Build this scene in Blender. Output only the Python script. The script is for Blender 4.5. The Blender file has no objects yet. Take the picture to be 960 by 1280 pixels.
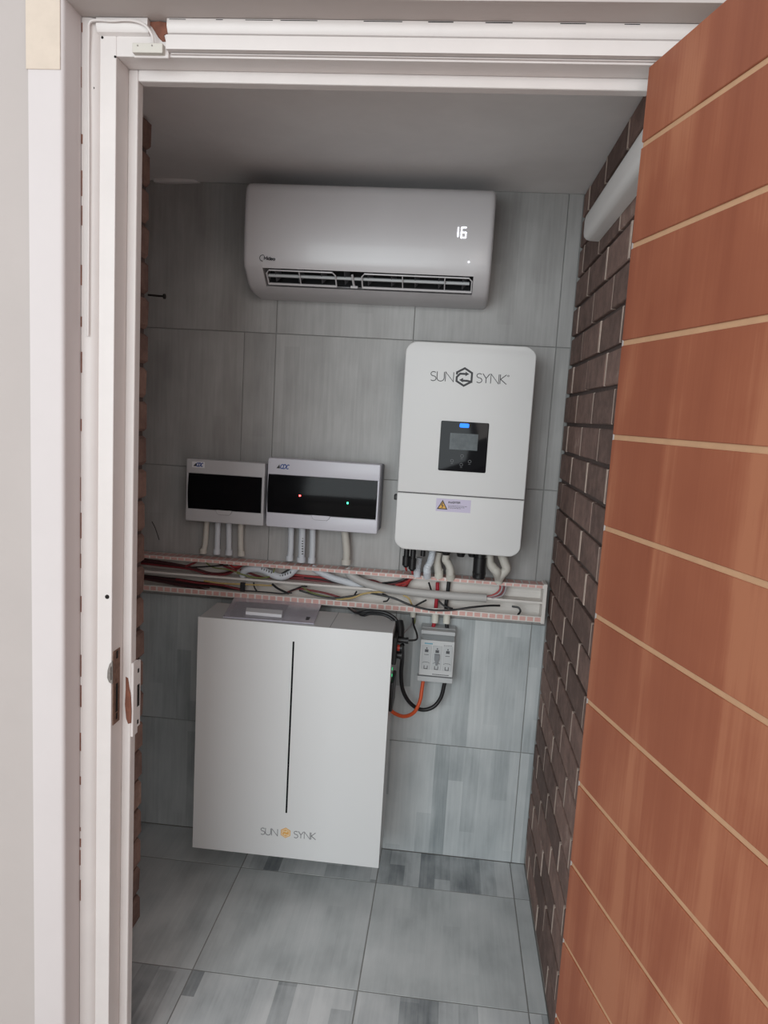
import bpy, bmesh, math, random
from mathutils import Vector, Matrix
random.seed(7)
S = bpy.context.scene
C = S.collection
R = math.radians

# ------------------------------------------------------------------ camera
FPX = 912.12
CAM = Vector((-0.3355, -2.2923, 1.4565))
yaw, pitch, roll = R(5.0052), R(-7.6598), R(3.3297)
fwd = Vector((-math.sin(yaw)*math.cos(pitch), math.cos(yaw)*math.cos(pitch), math.sin(pitch)))
r0 = Vector((math.cos(yaw), math.sin(yaw), 0)); u0 = r0.cross(fwd)
RT = r0*math.cos(roll)+u0*math.sin(roll); UP = -r0*math.sin(roll)+u0*math.cos(roll)
cd = bpy.data.cameras.new('camera'); cam = bpy.data.objects.new('camera', cd); C.objects.link(cam)
m = Matrix((RT, UP, -fwd)).transposed().to_4x4(); m.translation = CAM
cam.matrix_world = m
cd.sensor_fit = 'HORIZONTAL'; cd.sensor_width = 36; cd.lens = FPX/960*36; cd.clip_start = .02
S.camera = cam

# ------------------------------------------------------------------ light
S.view_settings.view_transform = 'Standard'; S.view_settings.look = 'None'
S.view_settings.gamma = 1; S.view_settings.use_curve_mapping = False
S.view_settings.exposure = 0.12
w = bpy.data.worlds.new('world'); S.world = w; w.use_nodes = True
bg = w.node_tree.nodes['Background']; bg.inputs[0].default_value = (1, .975, .965, 1); bg.inputs[1].default_value = .70
def area(name, loc, target, sx, sy, power, col):
    l = bpy.data.lights.new(name, 'AREA'); l.shape = 'RECTANGLE'; l.size = sx; l.size_y = sy
    l.energy = power; l.color = col
    o = bpy.data.objects.new(name, l); C.objects.link(o); o.location = loc
    o.rotation_euler = (Vector(target)-Vector(loc)).to_track_quat('-Z', 'Y').to_euler()
    return o
area('window_daylight', (-1.5, -4.4, 1.7), (-.4, -.6, 1.0), 2.0, 1.8, 60, (.88, .97, 1))
area('warm_fill', (.2, -4.2, 2.3), (-.6, -1, 1.3), 1.0, 1.0, 12, (1, .93, .88))  # weak warm fill light, unseen, high behind the camera

# ------------------------------------------------------------------ helpers
def at(u, v, Y):                       # the point at depth Y (real wall distance) seen at u, v
    d = RT*((u-480)/FPX)+UP*((640-v)/FPX)+fwd
    return CAM+d*((Y-CAM.y)/d.y)
def atx(u, v, X):
    d = RT*((u-480)/FPX)+UP*((640-v)/FPX)+fwd
    return CAM+d*((X-CAM.x)/d.x)
def lin(c): return tuple((x/12.92 if x <= .04045 else ((x+.055)/1.055)**2.4) for x in c)
def rgb(r, g, b): return lin((r/255, g/255, b/255))+(1,)

class MB:
    def __init__(s): s.v = []; s.f = []
    def add(s, vs, fs):
        n = len(s.v); s.v += [tuple(v) for v in vs]; s.f += [tuple(i+n for i in f) for f in fs]; return s
    def box(s, x0, x1, y0, y1, z0, z1, bev=0, seg=2):
        if x0 > x1: x0, x1 = x1, x0
        if y0 > y1: y0, y1 = y1, y0
        if z0 > z1: z0, z1 = z1, z0
        if not bev:
            vs = [(x, y, z) for x in (x0, x1) for y in (y0, y1) for z in (z0, z1)]
            return s.add(vs, [(0,1,3,2), (4,6,7,5), (0,4,5,1), (2,3,7,6), (0,2,6,4), (1,5,7,3)])
        b = bmesh.new(); bmesh.ops.create_cube(b, size=1)
        for v in b.verts:
            v.co = Vector(((x0+x1)/2+v.co.x*(x1-x0), (y0+y1)/2+v.co.y*(y1-y0), (z0+z1)/2+v.co.z*(z1-z0)))
        bmesh.ops.bevel(b, geom=list(b.edges), offset=bev, segments=seg, affect='EDGES', profile=.5)
        b.verts.index_update()
        s.add([v.co[:] for v in b.verts], [[v.index for v in f.verts] for f in b.faces]); b.free(); return s
    def panel(s, x0, x1, z0, z1, yb, yf, rad=.01, bev=.003, n=6):
        """rounded rectangle in the XZ plane, from back yb to front yf (front = smaller y)"""
        def ring(i, y, rr):
            o = []
            for (cx, cz, a0) in ((x1-rr-i, z1-rr-i, 0), (x0+rr+i, z1-rr-i, 90), (x0+rr+i, z0+rr+i, 180), (x1-rr-i, z0+rr+i, 270)):
                for k in range(n+1):
                    a = R(a0+90*k/n); o.append((cx+rr*math.cos(a), y, cz+rr*math.sin(a)))
            return o
        rings = [ring(0, yb, rad)]
        for k in range(4):
            a = k/3*math.pi/2
            rings.append(ring(bev*(1-math.cos(a)), yf+bev*(1-math.sin(a)), max(rad-bev*(1-math.cos(a)), .0004)))
        L = len(rings[0]); vs = sum(rings, []); fs = []
        for q in range(len(rings)-1):
            for k in range(L):
                a, b = q*L+k, q*L+(k+1) % L; fs.append((a, b, b+L, a+L))
        fs.append(tuple(range(L))); fs.append(tuple(reversed(range((len(rings)-1)*L, len(rings)*L))))
        return s.add(vs, fs)
    def tube(s, pts, r, seg=10, smooth=True, ribs=0, caps=True):
        P = [Vector(p) for p in pts]
        if smooth and len(P) > 2:
            Q = [P[0]*2-P[1]]+P+[P[-1]*2-P[-2]]; o = []
            for i in range(1, len(Q)-2):
                n = max(3, int((Q[i+1]-Q[i]).length/.009)) if not ribs else max(4, int((Q[i+1]-Q[i]).length/.0022))
                n = min(n, 40)
                for k in range(n):
                    t = k/n; a, b, c, d = Q[i-1], Q[i], Q[i+1], Q[i+2]
                    o.append(.5*((2*b)+(c-a)*t+(2*a-5*b+4*c-d)*t*t+(3*b-a-3*c+d)*t**3))
            o.append(P[-1]); P = o
        elif ribs:
            o = []
            for i in range(len(P)-1):
                n = max(2, int((P[i+1]-P[i]).length/.0022))
                o += [P[i].lerp(P[i+1], k/n) for k in range(n)]
            P = o+[P[-1]]
        nrm = None; vs = []; fs = []; T0 = None
        for i, p in enumerate(P):
            T = (P[min(i+1, len(P)-1)]-P[max(i-1, 0)]).normalized()
            if nrm is None:
                nrm = T.orthogonal().normalized()
            else:
                nrm = (nrm-T*nrm.dot(T)).normalized()
            bn = T.cross(nrm)
            rr = r[i] if isinstance(r, (list, tuple)) else r
            if ribs: rr = r*(1+ribs*(1 if (i//1) % 2 else -1)*.5)
            for k in range(seg):
                a = 2*math.pi*k/seg; vs.append(p+(nrm*math.cos(a)+bn*math.sin(a))*rr)
        for i in range(len(P)-1):
            for k in range(seg):
                a, b = i*seg+k, i*seg+(k+1) % seg; fs.append((a, b, b+seg, a+seg))
        if caps: fs.append(tuple(reversed(range(seg)))); fs.append(tuple(range((len(P)-1)*seg, len(P)*seg)))
        return s.add(vs, fs)
    def cyl(s, a, b, r, r2=None, seg=20):
        a = Vector(a); b = Vector(b); T = (b-a).normalized(); n = T.orthogonal().normalized(); q = T.cross(n)
        r2 = r if r2 is None else r2; vs = []
        for p, rr in ((a, r), (b, r2)):
            for k in range(seg):
                t = 2*math.pi*k/seg; vs.append(p+(n*math.cos(t)+q*math.sin(t))*rr)
        fs = [(k, (k+1) % seg, (k+1) % seg+seg, k+seg) for k in range(seg)]
        fs += [tuple(reversed(range(seg))), tuple(range(seg, 2*seg))]
        return s.add(vs, fs)
    def prism(s, poly, x0, x1, axis='x'):
        """extrude a closed polygon of (a, b) along an axis"""
        def co(p, t): return {'x': (t, p[0], p[1]), 'y': (p[0], t, p[1]), 'z': (p[0], p[1], t)}[axis]
        n = len(poly); vs = [co(p, x0) for p in poly]+[co(p, x1) for p in poly]
        fs = [(k, (k+1) % n, (k+1) % n+n, k+n) for k in range(n)]+[tuple(reversed(range(n))), tuple(range(n, 2*n))]
        return s.add(vs, fs)
    def strokes(s, lines, width, y, h=.0006):
        """flat lettering strokes: each line a list of (x, z) in metres, in the plane y"""
        for L in lines:
            P = [Vector((p[0], p[1])) for p in L]; closed = (P[0]-P[-1]).length < 1e-6
            if closed: P = P[:-1]
            n = len(P); off = []
            for i in range(n):
                a = P[i-1] if (i or closed) else None; b = P[(i+1) % n] if (i < n-1 or closed) else None
                d1 = (P[i]-a).normalized() if a is not None else None; d2 = (b-P[i]).normalized() if b is not None else None
                if d1 is None: d1 = d2
                if d2 is None: d2 = d1
                n1 = Vector((-d1.y, d1.x)); n2 = Vector((-d2.y, d2.x)); mm = (n1+n2)
                mm = mm.normalized() if mm.length > 1e-4 else n1
                k = 1/max(.45, mm.dot(n1)); off.append(mm*width/2*k)
            vs = []
            for p, o in zip(P, off):
                for q in (p+o, p-o): vs += [(q.x, y, q.y), (q.x, y-h, q.y)]
            fs = []
            for i in range(n if closed else n-1):
                a, b = i*4, ((i+1) % n)*4
                fs += [(a+1, a+3, b+3, b+1), (a, a+1, b+1, b), (a+2, b+2, b+3, a+3)]
            if not closed:
                e = (n-1)*4; fs += [(0, 2, 3, 1), (e, e+1, e+3, e+2)]
            s.add(vs, fs)
        return s

ORG = {}
def link(o, parent): 
    C.objects.link(o)
    if parent is not None: o.parent = parent
def obj(name, mb, mat, parent=None, smooth=False, origin=None, stuff=False):
    """mb is in world metres; the object's origin goes to its parent's (or its own base)"""
    me = bpy.data.meshes.new(name)
    if parent is not None and origin is None: org = ORG[parent.name]; loc = Vector((0, 0, 0))
    else:
        if origin is None:
            xs = [v[0] for v in mb.v]; ys = [v[1] for v in mb.v]; zs = [v[2] for v in mb.v]
            origin = ((min(xs)+max(xs))/2, (min(ys)+max(ys))/2, min(zs))
        org = Vector(origin); loc = org-(ORG[parent.name] if parent is not None else Vector((0, 0, 0)))
    me.from_pydata([tuple(Vector(v)-org) for v in mb.v], [], mb.f); me.update()
    b = bmesh.new(); b.from_mesh(me); bmesh.ops.recalc_face_normals(b, faces=b.faces); b.to_mesh(me); b.free()
    if smooth:
        for p in me.polygons: p.use_smooth = True
        try: me.set_sharp_from_angle(angle=R(38))
        except Exception: pass
    me.materials.append(mat)
    o = bpy.data.objects.new(name, me); link(o, parent); o.location = loc; ORG[o.name] = org
    if stuff: o['kind'] = 'stuff'
    return o
def tag(o, label=None, cat=None, group=None, kind=None):
    if label: o['label'] = label
    if cat: o['category'] = cat
    if group: o['group'] = group
    if kind: o['kind'] = kind
    return o
def thing(name, label, cat, loc, group=None):
    o = bpy.data.objects.new(name, None); C.objects.link(o); o.location = loc; o.empty_display_size = .05
    ORG[o.name] = Vector(loc); return tag(o, label, cat, group)
def struct(name, mb, mat, parent=None, **k):
    o = obj(name, mb, mat, parent, **k); o['kind'] = 'structure'; return o
def piece(name, me, loc, parent):        # shared mesh data
    o = bpy.data.objects.new(name, me); C.objects.link(o); o.parent = parent
    o.location = Vector(loc)-ORG[parent.name]; return o

# ------------------------------------------------------------------ materials
def nodes(name):
    m = bpy.data.materials.new(name); m.use_nodes = True; nt = m.node_tree
    return m, nt, nt.nodes['Principled BSDF'], nt.nodes, nt.links
def mat(name, col, rough=.5, metal=0, var=0, scale=8, bump=0, bscale=60, emit=None, es=1, coat=0, spec=.5):
    m, nt, P, N, L = nodes(name)
    P.inputs['Base Color'].default_value = col; P.inputs['Roughness'].default_value = rough
    P.inputs['Metallic'].default_value = metal; P.inputs['Specular IOR Level'].default_value = spec
    if coat: P.inputs['Coat Weight'].default_value = coat; P.inputs['Coat Roughness'].default_value = .08
    if emit: P.inputs['Emission Color'].default_value = emit; P.inputs['Emission Strength'].default_value = es
    if var or bump:
        tc = N.new('ShaderNodeTexCoord')
    if var:
        n = N.new('ShaderNodeTexNoise'); n.inputs['Scale'].default_value = scale; n.inputs['Detail'].default_value = 6
        n.inputs['Roughness'].default_value = .65
        L.new(tc.outputs['Object'], n.inputs['Vector'])
        mr = N.new('ShaderNodeMapRange'); mr.inputs[1].default_value = .3; mr.inputs[2].default_value = .7
        mr.inputs[3].default_value = 1-var; mr.inputs[4].default_value = 1+var; L.new(n.outputs['Fac'], mr.inputs[0])
        h = N.new('ShaderNodeHueSaturation'); h.inputs['Color'].default_value = col
        L.new(mr.outputs[0], h.inputs['Value']); L.new(h.outputs['Color'], P.inputs['Base Color'])
    if bump:
        n2 = N.new('ShaderNodeTexNoise'); n2.inputs['Scale'].default_value = bscale; n2.inputs['Detail'].default_value = 4
        L.new(tc.outputs['Object'], n2.inputs['Vector'])
        b = N.new('ShaderNodeBump'); b.inputs['Strength'].default_value = bump; b.inputs['Distance'].default_value = .003
        L.new(n2.outputs['Fac'], b.inputs['Height']); L.new(b.outputs[0], P.inputs['Normal'])
    return m

def tile_mat(name, dark, mid, light, contrast, floor=False):
    """weathered plank-print porcelain: shaded bands running up the tile, streaks, blotches"""
    m, nt, P, N, L = nodes(name)
    tc = N.new('ShaderNodeTexCoord'); oi = N.new('ShaderNodeObjectInfo')
    sep = N.new('ShaderNodeSeparateXYZ'); L.new(tc.outputs['Object'], sep.inputs[0])
    def mth(op, a, b=None, c=None):
        n = N.new('ShaderNodeMath'); n.operation = op
        for i, x in enumerate((a, b, c)):
            if x is None: continue
            if isinstance(x, (int, float)): n.inputs[i].default_value = x
            else: L.new(x, n.inputs[i])
        return n.outputs[0]
    X = sep.outputs['X']; Z = sep.outputs['Y' if floor else 'Z']
    rnd = mth('MULTIPLY', oi.outputs['Random'], 37.0)
    bx = mth('FLOOR', mth('ADD', mth('MULTIPLY', X, 20.5), mth('MULTIPLY', rnd, 3.1)))
    bz = mth('FLOOR', mth('ADD', mth('MULTIPLY', Z, 2.1), mth('ADD', mth('MULTIPLY', bx, .37), rnd)))
    cb = N.new('ShaderNodeCombineXYZ'); L.new(bx, cb.inputs[0]); L.new(bz, cb.inputs[1]); L.new(rnd, cb.inputs[2])
    wn = N.new('ShaderNodeTexWhiteNoise'); L.new(cb.outputs[0], wn.inputs['Vector'])
    # long streaks
    cv = N.new('ShaderNodeCombineXYZ'); L.new(mth('MULTIPLY', X, 95.0), cv.inputs[0]); L.new(mth('MULTIPLY', Z, 5.0), cv.inputs[1]); L.new(rnd, cv.inputs[2])
    st = N.new('ShaderNodeTexNoise'); st.inputs['Scale'].default_value = 1; st.inputs['Detail'].default_value = 5; st.inputs['Roughness'].default_value = .6
    L.new(cv.outputs[0], st.inputs['Vector'])
    cb2 = N.new('ShaderNodeCombineXYZ'); L.new(mth('MULTIPLY', X, 9.0), cb2.inputs[0]); L.new(mth('MULTIPLY', Z, 5.0), cb2.inputs[1]); L.new(rnd, cb2.inputs[2])
    bl = N.new('ShaderNodeTexNoise'); bl.inputs['Scale'].default_value = 1; bl.inputs['Detail'].default_value = 5
    L.new(cb2.outputs[0], bl.inputs['Vector'])
    pw = mth('POWER', wn.outputs['Value'], .55)
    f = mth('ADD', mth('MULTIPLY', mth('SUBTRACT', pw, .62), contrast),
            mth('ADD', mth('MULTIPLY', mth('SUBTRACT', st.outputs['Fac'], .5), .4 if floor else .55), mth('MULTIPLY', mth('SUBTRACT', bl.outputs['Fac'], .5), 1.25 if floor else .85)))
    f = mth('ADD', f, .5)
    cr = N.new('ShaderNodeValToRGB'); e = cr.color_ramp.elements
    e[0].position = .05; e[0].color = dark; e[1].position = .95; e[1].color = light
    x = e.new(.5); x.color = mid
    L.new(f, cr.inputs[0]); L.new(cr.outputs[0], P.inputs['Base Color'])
    P.inputs['Roughness'].default_value = .42; P.inputs['Specular IOR Level'].default_value = .4
    b = N.new('ShaderNodeBump'); b.inputs['Strength'].default_value = .12; b.inputs['Distance'].default_value = .002
    L.new(st.outputs['Fac'], b.inputs['Height']); L.new(b.outputs[0], P.inputs['Normal'])
    return m

def brick_mat(name, a, b_, pale):
    m, nt, P, N, L = nodes(name)
    tc = N.new('ShaderNodeTexCoord'); oi = N.new('ShaderNodeObjectInfo')
    ad = N.new('ShaderNodeVectorMath'); ad.operation = 'ADD'; L.new(tc.outputs['Object'], ad.inputs[0])
    cx = N.new('ShaderNodeCombineXYZ'); mu = N.new('ShaderNodeMath'); mu.operation = 'MULTIPLY'; mu.inputs[1].default_value = 51
    L.new(oi.outputs['Random'], mu.inputs[0]); L.new(mu.outputs[0], cx.inputs[0]); L.new(cx.outputs[0], ad.inputs[1])
    n = N.new('ShaderNodeTexNoise'); n.inputs['Scale'].default_value = 22; n.inputs['Detail'].default_value = 7; n.inputs['Roughness'].default_value = .7
    L.new(ad.outputs[0], n.inputs['Vector'])
    cr = N.new('ShaderNodeValToRGB'); e = cr.color_ramp.elements
    e[0].position = .32; e[0].color = a; e[1].position = .72; e[1].color = b_
    x = e.new(.86); x.color = pale
    ad2 = N.new('ShaderNodeMath'); ad2.operation = 'MULTIPLY_ADD'; ad2.inputs[1].default_value = .35
    L.new(oi.outputs['Random'], ad2.inputs[0]); 
    sb = N.new('ShaderNodeMath'); sb.operation = 'SUBTRACT'; sb.inputs[1].default_value = .17; L.new(n.outputs['Fac'], sb.inputs[0]); L.new(sb.outputs[0], ad2.inputs[2])
    L.new(ad2.outputs[0], cr.inputs[0]); L.new(cr.outputs[0], P.inputs['Base Color'])
    P.inputs['Roughness'].default_value = .85; P.inputs['Specular IOR Level'].default_value = .25
    b = N.new('ShaderNodeBump'); b.inputs['Strength'].default_value = .5; b.inputs['Distance'].default_value = .004
    L.new(n.outputs['Fac'], b.inputs['Height']); L.new(b.outputs[0], P.inputs['Normal'])
    return m

def wood_mat():
    m, nt, P, N, L = nodes('door_veneer')
    tc = N.new('ShaderNodeTexCoord')
    mp = N.new('ShaderNodeMapping'); mp.inputs['Scale'].default_value = (9, 9, .9); L.new(tc.outputs['Object'], mp.inputs[0])
    n = N.new('ShaderNodeTexNoise'); n.inputs['Scale'].default_value = 1; n.inputs['Detail'].default_value = 3; n.inputs['Distortion'].default_value = .9
    L.new(mp.outputs[0], n.inputs['Vector'])
    mp2 = N.new('ShaderNodeMapping'); mp2.inputs['Scale'].default_value = (220, 220, 5); L.new(tc.outputs['Object'], mp2.inputs[0])
    n2 = N.new('ShaderNodeTexNoise'); n2.inputs['Scale'].default_value = 1; n2.inputs['Detail'].default_value = 3; L.new(mp2.outputs[0], n2.inputs['Vector'])
    n3 = N.new('ShaderNodeTexNoise'); n3.inputs['Scale'].default_value = 4.5; n3.inputs['Detail'].default_value = 4; L.new(tc.outputs['Object'], n3.inputs['Vector'])
    a = N.new('ShaderNodeMath'); a.operation = 'MULTIPLY_ADD'; a.inputs[1].default_value = .22; L.new(n2.outputs['Fac'], a.inputs[0]); L.new(n.outputs['Fac'], a.inputs[2])
    c = N.new('ShaderNodeMath'); c.operation = 'MULTIPLY_ADD'; c.inputs[1].default_value = .5; L.new(n3.outputs['Fac'], c.inputs[0]); L.new(a.outputs[0], c.inputs[2])
    cr = N.new('ShaderNodeValToRGB'); e = cr.color_ramp.elements
    e[0].position = .52; e[0].color = rgb(136, 76, 56); e[1].position = 1.2 if False else 1.0; e[1].color = rgb(172, 112, 84)
    x = e.new(.84); x.color = rgb(154, 92, 68)
    L.new(c.outputs[0], cr.inputs[0]); L.new(cr.outputs[0], P.inputs['Base Color'])
    P.inputs['Roughness'].default_value = .55; P.inputs['Specular IOR Level'].default_value = .3
    return m

def tinted_glass():
    m = bpy.data.materials.new('smoked_plastic'); m.use_nodes = True; nt = m.node_tree; N = nt.nodes; L = nt.links
    N.remove(N['Principled BSDF']); out = N['Material Output']
    t = N.new('ShaderNodeBsdfTransparent'); t.inputs[0].default_value = (.10, .10, .11, 1)
    g = N.new('ShaderNodeBsdfGlossy'); g.inputs['Roughness'].default_value = .12; g.inputs[0].default_value = (.8, .8, .8, 1)
    d = N.new('ShaderNodeBsdfDiffuse'); d.inputs[0].default_value = (.012, .012, .014, 1)
    fr = N.new('ShaderNodeFresnel'); fr.inputs[0].default_value = 1.22
    mx = N.new('ShaderNodeMixShader'); mx.inputs[0].default_value = .5; L.new(t.outputs[0], mx.inputs[1]); L.new(d.outputs[0], mx.inputs[2])
    m2 = N.new('ShaderNodeMixShader'); L.new(fr.outputs[0], m2.inputs[0]); L.new(mx.outputs[0], m2.inputs[1]); L.new(g.outputs[0], m2.inputs[2])
    L.new(m2.outputs[0], out.inputs[0]); return m

plaster = mat('painted_plaster', rgb(214, 208, 206), .75, var=.03, scale=5, bump=.15, bscale=40)
plaster2 = mat('side_plaster', rgb(186, 178, 175), .8, var=.03, scale=4, bump=.2, bscale=30)
band = mat('white_corner_band', rgb(210, 203, 203), .6, var=.02, scale=6, bump=.08, bscale=30)
cream = mat('cream_old_paint', rgb(212, 198, 184), .75, var=.05, scale=25, bump=.2, bscale=60)
gloss = mat('frame_gloss_paint', rgb(222, 216, 214), .38, var=.03, scale=9, bump=.18, bscale=28)
brownwood = mat('bare_hardwood', rgb(122, 76, 60), .8, var=.25, scale=60, bump=.5, bscale=120)
ceilm = mat('ceiling_skim', rgb(236, 234, 234), .7, var=.05, scale=4, bump=.35, bscale=9)
grout = mat('grout', rgb(150, 150, 148), .9, var=.1, scale=40)
tile_hi = tile_mat('tile_upper', rgb(140, 138, 137), rgb(170, 169, 168), rgb(196, 196, 195), .14)
tile_lo = tile_mat('tile_lower', rgb(142, 150, 153), rgb(190, 196, 198), rgb(216, 220, 221), .45)
tile_fl = tile_mat('tile_floor', rgb(168, 174, 176), rgb(204, 209, 210), rgb(226, 229, 230), .14, True)
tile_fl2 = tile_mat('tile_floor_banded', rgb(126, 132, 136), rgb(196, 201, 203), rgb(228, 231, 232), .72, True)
brickr = brick_mat('brown_face_brick', rgb(106, 88, 82), rgb(146, 120, 111), rgb(172, 150, 140))
brickl = brick_mat('rustic_brick', rgb(122, 98, 90), rgb(156, 126, 114), rgb(184, 164, 148))
mortar_d = mat('recessed_mortar', rgb(96, 82, 78), .95, var=.15, scale=60, bump=.5)
mortar_l = mat('pale_mortar', rgb(200, 182, 170), .95, var=.15, scale=70, bump=.5)
veneer = wood_mat()
groovem = mat('pale_groove_wood', rgb(196, 156, 122), .6, var=.06, scale=40)
white_pl = mat('white_plastic', rgb(228, 226, 224), .35, var=.01)
ac_white = mat('ac_gloss_white', rgb(206, 203, 205), .3, var=.01, coat=.12)
inv_white = mat('inverter_powder_white', rgb(226, 226, 226), .45, bump=.04, bscale=400)
bat_white = mat('battery_powder_white', rgb(232, 234, 235), .42, bump=.05, bscale=400)
dark_pl = mat('dark_cavity', rgb(34, 34, 36), .6)
black_pl = mat('black_plastic', rgb(26, 26, 28), .4)
black_gl = mat('black_glass', rgb(12, 13, 18), .09, spec=.12)
lcd = mat('lcd_grey', rgb(96, 104, 108), .15, var=.2, scale=60)
grey_pl = mat('grey_plastic', rgb(192, 195, 197), .45)
grey_dk = mat('grey_mid_plastic', rgb(132, 136, 138), .45)
ink = mat('dark_ink', rgb(64, 64, 68), .6)
ink_lt = mat('faint_ink', rgb(120, 122, 126), .6)
steel = mat('worn_steel', rgb(140, 134, 130), .45, .8, var=.3, scale=80)
rust = mat('rusty_steel', rgb(130, 102, 88), .7, .3, var=.3, scale=120)
hole = mat('hole_black', rgb(22, 18, 16), .9)
cond_w = mat('white_conduit', rgb(216, 221, 228), .5)
cond_b = mat('beige_conduit', rgb(204, 200, 192), .55)
cond_g = mat('grey_conduit', rgb(190, 188, 186), .5)
cond_e = mat('cream_gland', rgb(222, 220, 210), .5)
trunk_m = mat('trunking_pvc', rgb(228, 223, 218), .45, var=.02)
pink = mat('pink_film', rgb(222, 176, 168), .5, var=.06, scale=60)
box_w = mat('board_white', rgb(212, 211, 220), .35)
box_g = mat('board_warm_white', rgb(198, 197, 200), .35)
box_edge = mat('board_grey_base', rgb(120, 120, 126), .5)
smoked = tinted_glass()
blue_ink = mat('blue_ink', rgb(40, 74, 150), .5)
teal_ink = mat('teal_ink', rgb(90, 160, 185), .5)
lav = mat('lavender_label', rgb(206, 198, 222), .4)
yel = mat('warning_yellow', rgb(226, 172, 70), .45)
orange_l = mat('orange_logo', rgb(232, 176, 96), .5)
c_blk = mat('black_cable', rgb(28, 28, 31), .4)
c_blk2 = mat('thin_black_wire', rgb(34, 32, 34), .5)
c_red = mat('red_cable', rgb(168, 34, 48), .4)
c_dred = mat('dark_red_wire', rgb(124, 44, 50), .5)
c_red2 = mat('signal_red_wire', rgb(172, 54, 54), .5)
c_org = mat('orange_cable', rgb(226, 96, 52), .45)
c_yel = mat('yellow_wire', rgb(196, 170, 112), .5)
c_grn = mat('green_yellow_wire', rgb(124, 132, 78), .5)
c_gry = mat('grey_wire', rgb(164, 160, 164), .5)
c_mar = mat('maroon_wire', rgb(76, 44, 46), .55)
sleeve = mat('plastic_sleeve_paper', rgb(186, 184, 198), .25, var=.08, scale=30, coat=.5)
card = mat('white_card', rgb(232, 232, 236), .5)
led_glint_w = mat('led_and_glint_white', rgb(255, 255, 255), .4, emit=(.85, .9, 1, 1), es=2.2)  # display digits, and the glint painted on the air conditioner front
led_b = mat('led_blue', rgb(0, 110, 220), .4, emit=(.0, .16, 1, 1), es=1.3)
led_r = mat('led_red', rgb(255, 60, 60), .4, emit=(1, .05, .05, 1), es=14)
led_g = mat('led_green', rgb(60, 255, 160), .4, emit=(.03, 1, .35, 1), es=10)
led_g2 = mat('led_green_button', rgb(60, 220, 130), .4, emit=(.05, .8, .3, 1), es=.5)
outfloor = mat('passage_floor', rgb(180, 174, 168), .7, var=.08, scale=3)

H = 2.1296
XL = -1.50                        # far left side of the closet, hidden behind the brick stub
# ------------------------------------------------------------------ setting: floor, ceiling, walls
fl = struct('floor', MB().box(-3.2, 2.2, -5.2, .12, -.10, -.004), outfloor)
xs = [0, -.0476, -.4775, -.9106, -1.343, XL]; ys = [0, -.1835, -.6205, -1.0]
floor_grout = struct('closet_screed', MB().box(XL, 0, -1.0, 0, -.0035, -.0015), grout, fl)
for i in range(5):
    for j in range(3):
        xa, xb = xs[i+1], xs[i]; ya, yb = ys[j+1], ys[j]; g = .0016; cx, cy = (xa+xb)/2, (ya+yb)/2
        mm = MB().box(xa+g, xb-g, ya+g, yb-g, -.001, 0.0, .0004, 1)
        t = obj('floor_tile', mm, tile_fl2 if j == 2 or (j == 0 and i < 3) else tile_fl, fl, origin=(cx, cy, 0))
# raised sill of the doorway is out of view; plain strip
struct('ceiling', MB().box(XL, .1, -.92, .1, H, H+.1), ceilm)
cl = bpy.data.objects['ceiling']
# rough plaster ridge left where the ceiling meets the tiles
mb = MB(); 
pp = [at(u, v, -.012) for u, v in ((193, 216), (205, 213), (222, 216), (236, 222), (250, 228), (215, 229), (193, 228))]
mb.add([(p.x, -.002, p.z) for p in pp]+[(p.x, -.018-.006*(k % 2), p.z) for k, p in enumerate(pp)],
       [tuple(range(7)), tuple(reversed(range(7, 14)))]+[(k, (k+1) % 7, (k+1) % 7+7, k+7) for k in range(7)])
obj('plaster_ridge', mb, ceilm, cl)

wb = struct('wall_back', MB().box(XL-.1, .1, .0035, .11, 0, H), grout)
cols = [0, -.0435, -.477, -.9065, -1.338, XL]; rows = [0, .3884, .82, 1.2506, 1.6848, H]
for j in range(5):
    cc = list(cols)
    if j == 3: cc = [0, -.0435, -.477, -.9065, -1.008, -1.338, XL]
    for i in range(len(cc)-1):
        xa, xb = cc[i+1], cc[i]; za, zb = rows[j], rows[j+1]; g = .0013
        mm = MB().box(xa+g, xb-g, 0, .006, za+g, zb-g, .0005, 1)
        obj('wall_tile', mm, tile_lo if j < 2 else tile_hi, wb, origin=((xa+xb)/2, 0, (za+zb)/2))

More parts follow.
